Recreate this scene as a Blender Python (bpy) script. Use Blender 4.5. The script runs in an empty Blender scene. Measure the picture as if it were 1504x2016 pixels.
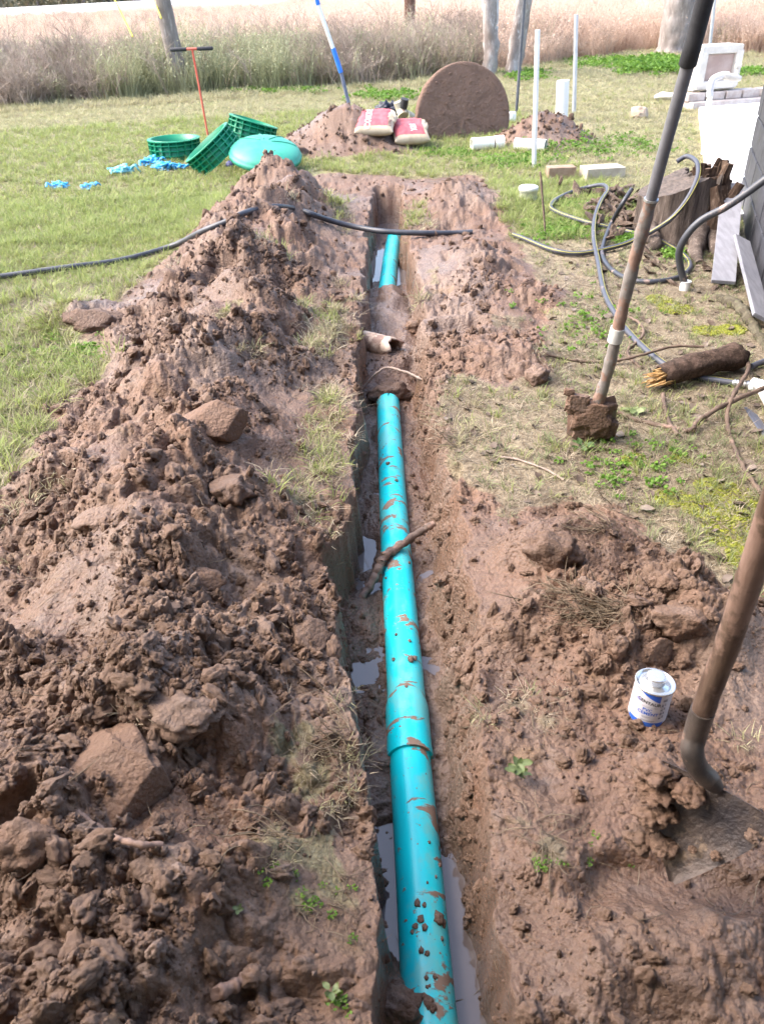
import bpy, bmesh, math, random
import numpy as np
from mathutils import Vector, Matrix, Euler, noise as mnoise

random.seed(7); rng = np.random.default_rng(11)
sc = bpy.context.scene
COL = sc.collection
R = math.radians

# ------------------------------------------------------------------ camera, sky, sun, exposure
CAM = np.array((0.0, 0.0, 1.42)); PITCH = 34.3; ROLL = -2.0; FPX = 1512.0
cd = bpy.data.cameras.new('camera'); cam = bpy.data.objects.new('camera', cd); COL.objects.link(cam)
cd.sensor_fit = 'VERTICAL'; cd.sensor_height = 24.0; cd.lens = 24.0 * FPX / 2016.0
cd.clip_start = 0.02; cd.clip_end = 3000
Mrot = Matrix.Rotation(R(90 - PITCH), 4, 'X') @ Matrix.Rotation(R(ROLL), 4, 'Z')
cam.matrix_world = Matrix.Translation(Vector(CAM)) @ Mrot
cd.dof.use_dof = True; cd.dof.focus_distance = 2.6; cd.dof.aperture_fstop = 5.0
sc.camera = cam
MR = np.array(Mrot.to_3x3())

SUN_AZ = R(-84)          # measured from +Y (away from the camera) towards +X; negative = to the left
SUN_EL = R(48)
world = bpy.data.worlds.new('World'); sc.world = world; world.use_nodes = True
wn = world.node_tree; wn.nodes.clear()
sky = wn.nodes.new('ShaderNodeTexSky'); sky.sky_type = 'NISHITA'; sky.sun_disc = False
sky.sun_elevation = SUN_EL; sky.sun_rotation = SUN_AZ
sky.air_density = 1.0; sky.dust_density = 4.0; sky.ozone_density = 0.8
bg = wn.nodes.new('ShaderNodeBackground'); bg.inputs['Strength'].default_value = 0.15
wo = wn.nodes.new('ShaderNodeOutputWorld')
wn.links.new(sky.outputs[0], bg.inputs[0]); wn.links.new(bg.outputs[0], wo.inputs[0])
sl = bpy.data.lights.new('sun', 'SUN'); sl.energy = 0.85; sl.angle = R(50); sl.color = (1.0, 0.95, 0.88)
sun = bpy.data.objects.new('sun', sl); COL.objects.link(sun)
sdir = Vector((math.sin(SUN_AZ) * math.cos(SUN_EL), math.cos(SUN_AZ) * math.cos(SUN_EL), math.sin(SUN_EL)))
sun.rotation_euler = sdir.to_track_quat('Z', 'Y').to_euler(); sun.location = sdir * 20
sc.view_settings.view_transform = 'Standard'; sc.view_settings.look = 'None'
sc.view_settings.gamma = 1.0; sc.view_settings.exposure = 2.38; sc.view_settings.use_curve_mapping = False
sc.cycles.max_bounces = 5; sc.cycles.diffuse_bounces = 3; sc.cycles.glossy_bounces = 2
sc.cycles.transmission_bounces = 2; sc.cycles.transparent_max_bounces = 6; sc.cycles.caustics_reflective = False

# ------------------------------------------------------------------ places measured on the photograph -> metres
def ray(px, py):
    return MR @ np.array(((px - 752.0) / FPX, -(py - 1008.0) / FPX, -1.0))
def G(px, py, z=0.0):                       # the spot at height z
    d = ray(px, py); return CAM + d * ((z - CAM[2]) / d[2])
def PY(px, py, Y):                          # the spot at distance Y along the yard
    d = ray(px, py); return CAM + d * (Y / d[1])
def proj(p):
    q = MR.T @ (np.asarray(p, float) - CAM); return 752 - FPX * q[0] / q[2], 1008 + FPX * q[1] / q[2]
def ZH(b, py):                              # height above base b whose image row is py
    lo, hi = -1.0, 8.0
    for _ in range(40):
        m = (lo + hi) / 2
        if proj((b[0], b[1], m))[1] > py: lo = m
        else: hi = m
    return lo

# ------------------------------------------------------------------ noise
def _h(ix, iy, s):
    a = (ix.astype(np.int64) * 374761393 + iy.astype(np.int64) * 668265263 + s * 974634777) & 0xffffffff
    a = ((a ^ (a >> 13)) * 1274126177) & 0xffffffff
    a = ((a ^ (a >> 16)) * 2246822519) & 0xffffffff
    return ((a ^ (a >> 15)) & 0xffffff) / float(0xffffff)
def perlin(x, y, s=0):
    x = np.asarray(x, float); y = np.asarray(y, float)
    ix = np.floor(x); iy = np.floor(y); fx = x - ix; fy = y - iy
    u = fx * fx * fx * (fx * (fx * 6 - 15) + 10); v = fy * fy * fy * (fy * (fy * 6 - 15) + 10)
    def g(ox, oy):
        a = _h(ix + ox, iy + oy, s) * 6.2831853
        return np.cos(a) * (fx - ox) + np.sin(a) * (fy - oy)
    a = g(0, 0); b = g(1, 0); c = g(0, 1); d = g(1, 1)
    return 1.5 * ((a + (b - a) * u) * (1 - v) + (c + (d - c) * u) * v)
def fbm(x, y, s=0, o=3):
    t = 0; a = 1.0; n = 0
    for k in range(o):
        t = t + a * perlin(x * 2 ** k, y * 2 ** k, s + k * 17); n += a; a *= 0.5
    return t / n
def lumps(x, y, s):
    """rounded clods of uneven size packed on a plane: height 0..1"""
    ix = np.floor(x); iy = np.floor(y); best = np.zeros_like(x)
    for ox in (-1, 0, 1):
        for oy in (-1, 0, 1):
            cx = ix + ox; cy = iy + oy
            px = cx + _h(cx, cy, s); py = cy + _h(cx, cy, s + 5)
            r = 0.35 + 0.6 * _h(cx, cy, s + 9); e = 0.7 + 0.6 * _h(cx, cy, s + 11)
            dx = (x - px); dy = (y - py)
            q = 1 - (dx * dx * e + dy * dy / e) / (r * r)
            best = np.maximum(best, r * np.sqrt(np.maximum(q, 0)))
    return best
def sstep(a, b, x):
    t = np.clip((x - a) / (b - a), 0, 1); return t * t * (3 - 2 * t)
def poly_sd(x, y, P):
    """signed distance, positive inside"""
    d = np.full(x.shape, 1e9); ins = np.zeros(x.shape, bool); n = len(P)
    for i in range(n):
        ax, ay = P[i]; bx, by = P[(i + 1) % n]
        ex, ey = bx - ax, by - ay; wx = x - ax; wy = y - ay
        t = np.clip((wx * ex + wy * ey) / (ex * ex + ey * ey + 1e-12), 0, 1)
        d = np.minimum(d, (wx - ex * t) ** 2 + (wy - ey * t) ** 2)
        c = (ay > y) != (by > y)
        ins ^= c & (x < (bx - ax) * (y - ay) / ((by - ay) if by != ay else 1e-9) + ax)
    d = np.sqrt(d); return np.where(ins, d, -d)

# ------------------------------------------------------------------ the lie of the land
def XY(pts, z=0.0): return [tuple(G(a, b, z)[:2]) for a, b in pts]
MUD_POLY = XY([(-260, 1100), (-40, 1030), (60, 905), (105, 800), (215, 745), (140, 650), (250, 590), (330, 510), (420, 440), (475, 385),
               (560, 350), (650, 342), (720, 345), (790, 350), (860, 352), (950, 345), (975, 400), (1015, 462), (1050, 540), (1115, 575),
               (1080, 630), (1075, 690), (1085, 740), (1000, 765), (905, 740), (875, 800), (900, 900), (930, 970), (1010, 1005), (1130, 985),
               (1240, 1005), (1290, 1090), (1420, 1150), (1520, 1180), (1900, 1250)]) + [(1.6, 0.2), (1.6, -3), (-2.2, -3), (-2.2, 0.6)]
def line(pts, z):
    q = sorted((tuple(G(a, b, z)[:2]) for a, b in pts), key=lambda p: p[1])
    return np.array([p[1] for p in q]), np.array([p[0] for p in q])
TL = line([(738, 372), (722, 450), (716, 560), (712, 640), (695, 720), (702, 800), (692, 950), (655, 1090), (672, 1250), (702, 1400), (722, 1600), (736, 1800), (735, 1960), (725, 2080)], 0)
TR = line([(790, 372), (797, 450), (832, 560), (838, 650), (852, 760), (885, 870), (905, 960), (930, 1100), (938, 1250), (950, 1400), (962, 1600), (975, 1800), (1030, 2080)], 0)
FL = line([(733, 440), (727, 500), (725, 560), (722, 640), (715, 720), (716, 800), (713, 950), (700, 1100), (688, 1250), (712, 1400), (736, 1600), (742, 1800), (760, 1950), (775, 2080)], -.27)
FR = line([(786, 440), (796, 500), (803, 560), (808, 640), (815, 720), (815, 800), (832, 950), (850, 1100), (852, 1250), (866, 1400), (884, 1600), (898, 1800), (945, 1950), (1005, 2080)], -.27)
T_END = G(760, 372, 0)[1]
# crest of the spoil bank left of the trench: (pixel, height there, half width left, half width right)
RIDGE = []
for px, py, h, wl, wr in [(200, 2080, .10, .5, .30), (230, 1800, .14, .5, .28), (270, 1450, .19, .5, .28), (310, 1150, .21, .48, .30),
                          (330, 950, .22, .45, .32), (400, 740, .20, .5, .34), (460, 560, .24, .62, .42), (515, 420, .28, .58, .42), (546, 322, .34, .5, .45)]:
    p = G(px, py, h); RIDGE.append((p[1], p[0], h, wl, wr))
RIDGE.append((RIDGE[-1][0] + 0.45, RIDGE[-1][1] + .05, 0.0, .5, .5)); RIDGE.sort()
RIDGE = np.array(RIDGE)
# mounds: pixel, height, radius x, radius y
MOUNDS = [(905, 385, .16, .42, .55), (930, 520, .10, .30, .6), (1060, 580, .06, .14, .12), (1000, 690, .07, .26, .16), (1045, 730, .05, .1, .08),
          (1060, 1080, .10, .16, .13), (1180, 1060, .11, .20, .13), (1110, 1180, .07, .22, .12), (1300, 1190, .13, .17, .12), (1400, 1230, .10, .15, .12),
          (1230, 1300, .045, .12, .09), (1310, 1530, .05, .12, .1), (1090, 1700, .03, .1, .15), (1150, 1900, .04, .2, .12), (1400, 1850, .03, .2, .12),
          (560, 1230, .05, .1, .1), (150, 620, .12, .3, .2), (120, 960, .1, .2, .15), (520, 1000, .06, .12, .1), (640, 1000, .03, .07, .2),
          (690, 252, .42, .62, .55), (1070, 252, .30, .48, .42), (640, 262, .2, .5, .4)]
MOUNDS = [(*G(a, b, h * .5)[:2], h, rx, ry) for a, b, h, rx, ry in MOUNDS]
DIPS = [(905, 645, .05, .13, .1), (380, 1680, .05, .14, .07), (1030, 1330, .03, .13, .09), (1330, 1760, .04, .2, .06), (1050, 1850, .03, .08, .14)]
DIPS = [(*G(a, b, 0)[:2], h, rx, ry) for a, b, h, rx, ry in DIPS]
HEAPS_FAR = XY([(575, 290), (600, 240), (640, 205), (700, 195), (760, 235), (780, 300), (690, 320)])
HEAPS_FAR2 = XY([(985, 275), (1010, 240), (1060, 205), (1120, 240), (1150, 262), (1080, 285)])
TURF = [(*G(a, b)[:2], rx, ry) for a, b, rx, ry in [(640, 650, .16, .4), (650, 800, .12, .25), (635, 900, .14, .18), (600, 990, .12, .12), (610, 1480, .10, .14), (590, 1720, .12, .10), (1050, 1400, .10, .07), (1080, 1660, .10, .06),
        (655, 1560, .06, .12), (660, 430, .1, .5), (820, 440, .12, .4), (850, 560, .06, .3), (1000, 640, .12, .2), (460, 690, .08, .1), (540, 570, .12, .12)]]
FILL = [(760, 640, .13, .16, .62), (785, 610, .06, .10, .25), (775, 745, .09, .14, .14), (720, 720, .05, .06, .2), (810, 690, .06, .07, .3), (735, 585, .03, .08, .2), (760, 1985, .10, .075, .06), (745, 1900, .07, .05, .06)]
FILL = [(*G(a, b, -.25)[:2], h, rx, ry) for a, b, h, rx, ry in FILL]

def land(x, y, detail=True, space=0.0):
    """height and surface masks; space = local grid spacing (finer relief fades out)"""
    x = np.asarray(x, float); y = np.asarray(y, float)
    wx = x + .05 * perlin(x * 4.3, y * 4.3, 1) + .018 * perlin(x * 15, y * 15, 2)
    wy = y + .05 * perlin(x * 4.3, y * 4.3, 3) + .018 * perlin(x * 15, y * 15, 4)
    near = (y < 13) & (np.abs(x) < 9)
    sd = np.full(x.shape, -5.0)
    if near.any():
        s = poly_sd(wx[near], wy[near], MUD_POLY)
        sd[near] = s
    mud = sstep(-.06, .07, sd + .05 * perlin(x * 9, y * 9, 8))
    z = .025 * perlin(x * .35, y * .35, 21) * sstep(2, 9, y) + .012 * perlin(x * 2.1, y * 2.1, 22)
    z = z + .5 * sstep(40, 140, y)
    # spoil bank
    rx = np.interp(wy, RIDGE[:, 0], RIDGE[:, 1]); rh = np.interp(wy, RIDGE[:, 0], RIDGE[:, 2])
    wl = np.interp(wy, RIDGE[:, 0], RIDGE[:, 3]); wr = np.interp(wy, RIDGE[:, 0], RIDGE[:, 4])
    rh = np.where(wy > RIDGE[-1, 0], 0, rh)
    t = (wx - rx) / np.where(wx < rx, wl, wr)
    heap = rh * np.exp(-1.6 * np.abs(t) ** 2.2) * (1 + .45 * perlin(x * 3.1, y * 3.1, 31) + .2 * perlin(x * 7, y * 7, 32))
    heap = np.maximum(heap, 0); hf = 0
    for i, (mx, my, h, ax, ay) in enumerate(MOUNDS):
        q = ((wx - mx) / ax) ** 2 + ((wy - my) / ay) ** 2; e = h * np.exp(-1.5 * q); heap = heap + e
        if i >= len(MOUNDS) - 3: hf = hf + e
    mud = np.maximum(mud, sstep(.025, .06, hf + .02 * perlin(x * 5, y * 5, 33)))
    z = z + heap
    dip = 0
    for mx, my, h, ax, ay in DIPS:
        q = ((wx - mx) / ax) ** 2 + ((wy - my) / ay) ** 2; e = np.exp(-q * q); dip = np.maximum(dip, e); z = z - h * e
    # trench
    nx = (.034 * perlin(x * 4.7, y * 4.7, 41) + .022 * perlin(x * 11, y * 11, 47)) * (.45 + .55 * sstep(1.1, 1.6, y)) + .009 * perlin(x * 23, y * 23, 42)
    tx = x + nx
    yy = y + .03 * perlin(x * 9, y * 2, 43)
    a = np.interp(y, *TL); b = np.interp(y, *TR); fl = np.interp(y, *FL); fr = np.interp(y, *FR)
    kl = np.clip((tx - a) / np.maximum(fl - a, .022), 0, 1); kr = np.clip((b - tx) / np.maximum(b - fr, .022), 0, 1)
    k = np.minimum(kl ** .8, kr ** .9)
    k = k * sstep(T_END + .06, T_END - .06, yy)
    k = np.where((y > -1), k, 0)
    floor = -.283 + .018 * perlin(x * 5, y * 5, 44)
    for mx, my, h, ax, ay in FILL:
        q = ((wx - mx) / ax) ** 2 + ((wy - my) / ay) ** 2; floor = floor + h * np.exp(-q)
    hold = sstep(1.15, 1.0, y) + sstep(1.5, 1.62, y) * sstep(1.72, 1.62, y) * sstep(.02, -.05, x) + sstep(4.4, 4.7, y) + sstep(2.05, 2.2, y) * sstep(2.4, 2.2, y) * sstep(0, -.05, x)
    floor = floor + .035 * (1 - np.clip(hold, 0, 1))
    ks = k * k * (3 - 2 * k) * .4 + k * .6
    z = z * (1 - ks) + floor * ks
    tren = sstep(.05, .5, k)
    mud = np.maximum(mud, tren)
    # relief of the churned clay
    smear = sstep(.02, .38, fbm(x * 1.9 + 3, y * 1.9, 51, 2))            # patches smoothed by boots and spades
    smear = np.maximum(smear, .62 * sstep(.12, .28, x) * sstep(1.5, 1.15, y))
    rough = mud * np.clip(.35 + 3.2 * np.clip(heap, 0, .22), 0, 1) * (1 - .75 * smear) * (1 - .7 * tren)
    rough = rough + .3 * mud * (1 - tren) * (1 - smear) * sstep(0, .02, sd) + (.36 + .85 * sstep(.0, .04, tx - fr)) * tren
    rough = rough * (1 - .85 * dip)
    far = sstep(5.5, 9, y)
    if detail:
        def f(sz): return np.clip(1.8 - 1.5 * space / sz, 0, 1)
        L = lumps(wx / .17, wy / .17, 61) - .45
        far = sstep(4.0, 6.5, y); z = z + .055 * L * rough * (1 - .7 * far)
        z = z + .034 * (lumps(wx / .085 + 7, wy / .085, 62) - .4) * rough * (1 - .4 * far)
        m = .5 + .5 * perlin(x * 5, y * 5, 66)
        z = z + .024 * (lumps(wx / .04 + 3, wy / .04, 63) - .35) * rough * (.35 + 1.2 * m) * f(.04)
        z = z + .014 * (lumps(wx / .019, wy / .019 + 9, 64) - .3) * (rough * (.4 + m) + .10 * mud) * f(.019)
        z = z - .018 * sstep(.25, .7, perlin(wx * 16, wy * 16, 67)) * rough
        z = z - .045 * sstep(.35, .75, perlin(wx * 6.3, wy * 6.3, 71)) * rough * (1 - tren)
        z = z + .006 * fbm(x * 30, y * 30, 68, 2) * (.4 + rough) * mud * f(.03)
        # scrape marks of the spade down the trench sides
        side = ks * (1 - sstep(.8, 1, k))
        z = z + .006 * perlin(x * 40, y * 25, 69) * side * f(.02)
        z = z + .006 * fbm(x * 14, y * 14, 70, 2) * (1 - mud)
    turf = 0
    for mx, my, ax, ay in TURF:
        q = ((wx - mx) / ax) ** 2 + ((wy - my) / ay) ** 2; turf = np.maximum(turf, np.exp(-q * q))
    turf = turf * (1 - tren) * sstep(-.5, .3, perlin(x * 12, y * 12, 73)); mud = mud * (1 - .75 * turf)
    wet = np.clip(tren * .6 + dip * .9 + .6 * smear * mud + .8 * sstep(-.21, -.25, z), 0, 1)
    return z, dict(mud=mud, wet=wet, heap=heap, tren=tren, k=k, sd=sd, rough=rough, turf=turf)
_RX0, _RY0, _RST = -2.6, .2, .015
_gx = np.arange(_RX0, 4.2, _RST); _gy = np.arange(_RY0, 9.6, _RST); _GX, _GY = np.meshgrid(_gx, _gy)
_RAST = {d: land(_GX.ravel(), _GY.ravel(), d)[0].reshape(_GX.shape) for d in (False, True)}
_fx, _fy = np.meshgrid(np.arange(-12, 14, .08), np.arange(-1, 26, .08)); _FAR = land(_fx.ravel(), _fy.ravel(), False)[0].reshape(_fx.shape)
def H(x, y, detail=False):
    i = (x - _RX0) / _RST; j = (y - _RY0) / _RST
    if 0 <= i < len(_gx) - 1 and 0 <= j < len(_gy) - 1:
        A = _RAST[detail]; a = int(i); b = int(j); u = i - a; v = j - b
        return float((A[b, a] * (1 - u) + A[b, a + 1] * u) * (1 - v) + (A[b + 1, a] * (1 - u) + A[b + 1, a + 1] * u) * v)
    i = (x + 12) / .08; j = (y + 1) / .08
    if 0 <= i < _FAR.shape[1] and 0 <= j < _FAR.shape[0]: return float(_FAR[int(j), int(i)])
    return float(land(np.array([x]), np.array([y]), detail)[0][0])
def GT(px, py, up=0.0, detail=False):        # where the line of sight meets the land
    z = 0.0
    for _ in range(14):
        p = G(px, py, z + up); z = z * .4 + .6 * H(p[0], p[1], detail)
    p = G(px, py, z + up); return p

# ------------------------------------------------------------------ materials
def hexc(r, g, b): return (r, g, b, 1)
class NT:
    def __init__(s, name):
        s.m = bpy.data.materials.new(name); s.m.use_nodes = True; s.t = s.m.node_tree; s.t.nodes.clear()
        s.out = s.n('ShaderNodeOutputMaterial'); s.b = s.n('ShaderNodeBsdfPrincipled'); s.l(s.b.outputs[0], s.out.inputs[0])
        s.tc = s.n('ShaderNodeTexCoord')
    def n(s, t, **k):
        q = s.t.nodes.new(t)
        for a, v in k.items(): setattr(q, a, v)
        return q
    def l(s, a, b): s.t.links.new(a, b)
    def val(s, sock, v):
        if hasattr(v, 'is_linked') or hasattr(v, 'links'): s.l(v, sock)
        else: sock.default_value = v
    def noise(s, scale, det=4, rough=.55, stretch=None, co=None, w=0.0, dist=0.0):
        q = s.n('ShaderNodeTexNoise'); q.inputs['Scale'].default_value = scale; q.inputs['Detail'].default_value = det
        q.inputs['Roughness'].default_value = rough; q.inputs['Distortion'].default_value = dist
        c = co or s.tc.outputs['Object']
        if stretch or w:
            mp = s.n('ShaderNodeMapping'); mp.inputs['Scale'].default_value = stretch or (1, 1, 1)
            mp.inputs['Location'].default_value = (w, w * 1.7, w * .3); s.l(c, mp.inputs[0]); c = mp.outputs[0]
        s.l(c, q.inputs['Vector']); return q.outputs['Fac']
    def vor(s, scale, feat='F1', co=None):
        q = s.n('ShaderNodeTexVoronoi'); q.feature = feat; q.inputs['Scale'].default_value = scale
        s.l(co or s.tc.outputs['Object'], q.inputs['Vector']); return q.outputs['Distance']
    def ramp(s, f, a, b, c0=0.0, c1=1.0):
        q = s.n('ShaderNodeMapRange'); q.interpolation_type = 'SMOOTHSTEP'
        s.val(q.inputs[0], f); q.inputs[1].default_value = a; q.inputs[2].default_value = b
        q.inputs[3].default_value = c0; q.inputs[4].default_value = c1; return q.outputs[0]
    def mix(s, f, a, b):
        q = s.n('ShaderNodeMix', data_type='RGBA'); s.val(q.inputs[0], f)
        for k, v in ((6, a), (7, b)):
            if isinstance(v, tuple): q.inputs[k].default_value = (*v[:3], 1)
            else: s.l(v, q.inputs[k])
        return q.outputs[2]
    def math(s, op, a, b=0.0, clamp=False):
        q = s.n('ShaderNodeMath', operation=op); q.use_clamp = clamp; s.val(q.inputs[0], a); s.val(q.inputs[1], b); return q.outputs[0]
    def attr(s, name):
        q = s.n('ShaderNodeAttribute'); q.attribute_name = name; return q.outputs['Fac']
    def sep(s, co=None):
        q = s.n('ShaderNodeSeparateXYZ'); s.l(co or s.tc.outputs['Object'], q.inputs[0]); return q.outputs
    def rnd(s): return s.n('ShaderNodeObjectInfo').outputs['Random']
    def bump(s, h, strength=.5, dist=.01, prev=None):
        q = s.n('ShaderNodeBump'); q.inputs['Strength'].default_value = strength; q.inputs['Distance'].default_value = dist
        s.l(h, q.inputs['Height'])
        if prev is not None: s.l(prev, q.inputs['Normal'])
        return q.outputs[0]
    def fin(s, col=None, rough=.6, metal=0.0, normal=None, spec=None, trans=0.0):
        if col is not None:
            if isinstance(col, tuple): s.b.inputs['Base Color'].default_value = (*col[:3], 1)
            else: s.l(col, s.b.inputs['Base Color'])
        s.val(s.b.inputs['Roughness'], rough); s.b.inputs['Metallic'].default_value = metal
        if spec is not None: s.b.inputs['Specular IOR Level'].default_value = spec
        if normal is not None: s.l(normal, s.b.inputs['Normal'])
        if trans:
            tr = s.n('ShaderNodeBsdfTranslucent'); mx = s.n('ShaderNodeMixShader'); mx.inputs[0].default_value = trans
            if isinstance(col, tuple): tr.inputs[0].default_value = (*col[:3], 1)
            else: s.l(col, tr.inputs[0])
            s.l(s.b.outputs[0], mx.inputs[1]); s.l(tr.outputs[0], mx.inputs[2]); s.l(mx.outputs[0], s.out.inputs[0])
        return s.m
MUDC = dict(dark=(.074, .044, .030), mid=(.148, .091, .062), red=(.166, .095, .062), pale=(.205, .149, .119), ochre=(.19, .118, .06))
def mud_color(n, co=None):
    a = n.noise(2.6, 5, .6, co=co); b = n.noise(11, 5, .62, co=co, w=4.0); c = n.noise(1.3, 3, .5, co=co, w=9.0); d = n.noise(70, 4, .6, co=co, w=2.0)
    e = n.noise(5.5, 4, .6, co=co, w=21.0)
    col = n.mix(n.ramp(a, .38, .66), MUDC['mid'], MUDC['red'])
    col = n.mix(n.ramp(b, .5, .75, 0, .8), col, MUDC['pale'])
    col = n.mix(n.ramp(c, .50, .68, 0, .75), col, MUDC['pale'])
    col = n.mix(n.ramp(e, .62, .74, 0, .6), col, MUDC['ochre'])
    col = n.mix(n.ramp(d, .52, .3, 0, .65), col, MUDC['dark'])
    return col
def mud_bump(n, co=None, k=1.0):
    h1 = n.noise(55, 6, .65, co=co); h2 = n.noise(230, 4, .6, co=co)
    v = n.vor(95, co=co)
    h = n.math('ADD', n.math('MULTIPLY', h1, 1.0), n.math('MULTIPLY', v, -.35))
    nm = n.bump(h, .75 * k, .014)
    return n.bump(h2, .45 * k, .004, nm)
def m_ground():
    n = NT('ground_soil_and_turf'); P = n.tc.outputs['Object']
    mud = n.attr('mud'); wet = n.attr('wet'); gr = n.attr('green'); moss = n.attr('moss')
    mc = mud_color(n)
    mc = n.mix(n.math('MULTIPLY', wet, .28), mc, (.105, .062, .044))
    # turf: thatch, bare soil (right yard's shade put in) and low green
    t1 = n.noise(38, 6, .7); t2 = n.noise(4, 4, .6, w=3.0); t3 = n.noise(160, 4, .7, w=1.0)
    th = n.mix(n.ramp(t1, .35, .65), (.17, .125, .08), (.33, .27, .185))
    th = n.mix(n.ramp(t3, .5, .7, 0, .7), th, (.40, .35, .25))
    gcol = n.mix(n.ramp(t2, .35, .65), (.13, .17, .04), (.20, .22, .07))
    gcol = n.mix(n.ramp(t3, .45, .65, 0, .55), gcol, (.07, .095, .025))
    th = n.mix(n.math('MULTIPLY', gr, n.ramp(t1, .3, .6, .4, 1)), th, gcol)
    th = n.mix(n.math('MULTIPLY', n.attr('bare'), n.ramp(t2, .25, .6, .95, .45)), th, n.mix(n.ramp(t1, .35, .65), (.075, .055, .037), (.145, .112, .08)))  # bare soil tone, darkened to carry the shade of the near right yard
    th = n.mix(moss, th, n.mix(n.ramp(t3, .35, .65), (.12, .15, .015), (.30, .30, .03)))
    far = n.attr('field'); f1 = n.noise(1.2, 5, .7); f2 = n.noise(.12, 3, .6)
    fc = n.mix(n.ramp(f1, .3, .7), (.26, .195, .145), (.40, .31, .235)); fc = n.mix(n.ramp(f2, .45, .65), fc, (.42, .30, .24))
    th = n.mix(far, th, fc)
    edge = n.ramp(n.math('ADD', mud, n.math('MULTIPLY', n.math('SUBTRACT', n.noise(26, 5, .7), .5), .9)), .35, .65)
    col = n.mix(edge, th, mc)
    rr = n.noise(6, 4, .6, w=7.0)
    wr = n.ramp(n.math('ADD', n.math('MULTIPLY', wet, .55), n.math('MULTIPLY', rr, .8)), .3, .9, .70, .24)
    q = n.n('ShaderNodeMix', data_type='FLOAT'); n.l(edge, q.inputs[0]); q.inputs[2].default_value = .95; n.l(wr, q.inputs[3])
    return n.fin(col, q.outputs[0], 0, mud_bump(n), .4)
def m_mud(name='clay_mud', wet=.4, tint=None):
    n = NT(name); c = mud_color(n)
    if tint: c = n.mix(tint[1], c, tint[0])
    return n.fin(c, n.ramp(n.noise(9, 4, .6), .35, .7, .85, .85 - .5 * wet), 0, mud_bump(n), .4)
def pm(name, c1, c2=None, scale=8, rough=.55, metal=0.0, stretch=None, bump=.3, bdist=.004, bscale=None, dirt=0.0, dirtc=None, dscale=6, spec=None, lo=.35, hi=.65, r2=None, trans=0.0):
    """painted, worn or natural surface: two tones in a noise, fine relief, and clinging dirt with a shape of its own"""
    n = NT(name); c2 = c2 or c1
    f = n.ramp(n.noise(scale, 5, .62, stretch), lo, hi); col = n.mix(f, c1, c2)
    rg = rough if r2 is None else n.ramp(n.noise(scale * .7, 4, .6, stretch, w=5.0), .3, .7, rough, r2)
    if dirt:
        d = n.noise(dscale, 6, .68, w=11.0); t = .78 - .5 * dirt
        dm = n.ramp(d, t, t + .06); dc = dirtc or n.mix(n.noise(40, 3), (.17, .10, .07), (.29, .19, .15))
        col = n.mix(dm, col, dc)
        q = n.n('ShaderNodeMix', data_type='FLOAT'); n.l(dm, q.inputs[0]); n.val(q.inputs[2], rg); q.inputs[3].default_value = .7; rg = q.outputs[0]
        if metal:
            q = n.n('ShaderNodeMix', data_type='FLOAT'); n.l(dm, q.inputs[0]); q.inputs[2].default_value = metal; q.inputs[3].default_value = 0; n.l(q.outputs[0], n.b.inputs['Metallic'])
    nm = n.bump(n.noise(bscale or scale * 6, 5, .65, stretch), bump, bdist) if bump else None
    m = n.fin(col, rg, metal if not (metal and dirt) else 0, nm, spec, trans)
    return m
MAT = {}
def blade_mat(name, ca, cb, cc, trans=.4):
    n = NT(name); r = n.rnd()
    col = n.mix(n.ramp(r, 0, 1), ca, cb)
    z = n.sep(n.tc.outputs['Object'])[2]
    col = n.mix(n.ramp(z, .0, .05, .7, 0), col, cc)
    return n.fin(col, .55, 0, None, .3, trans)

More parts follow.
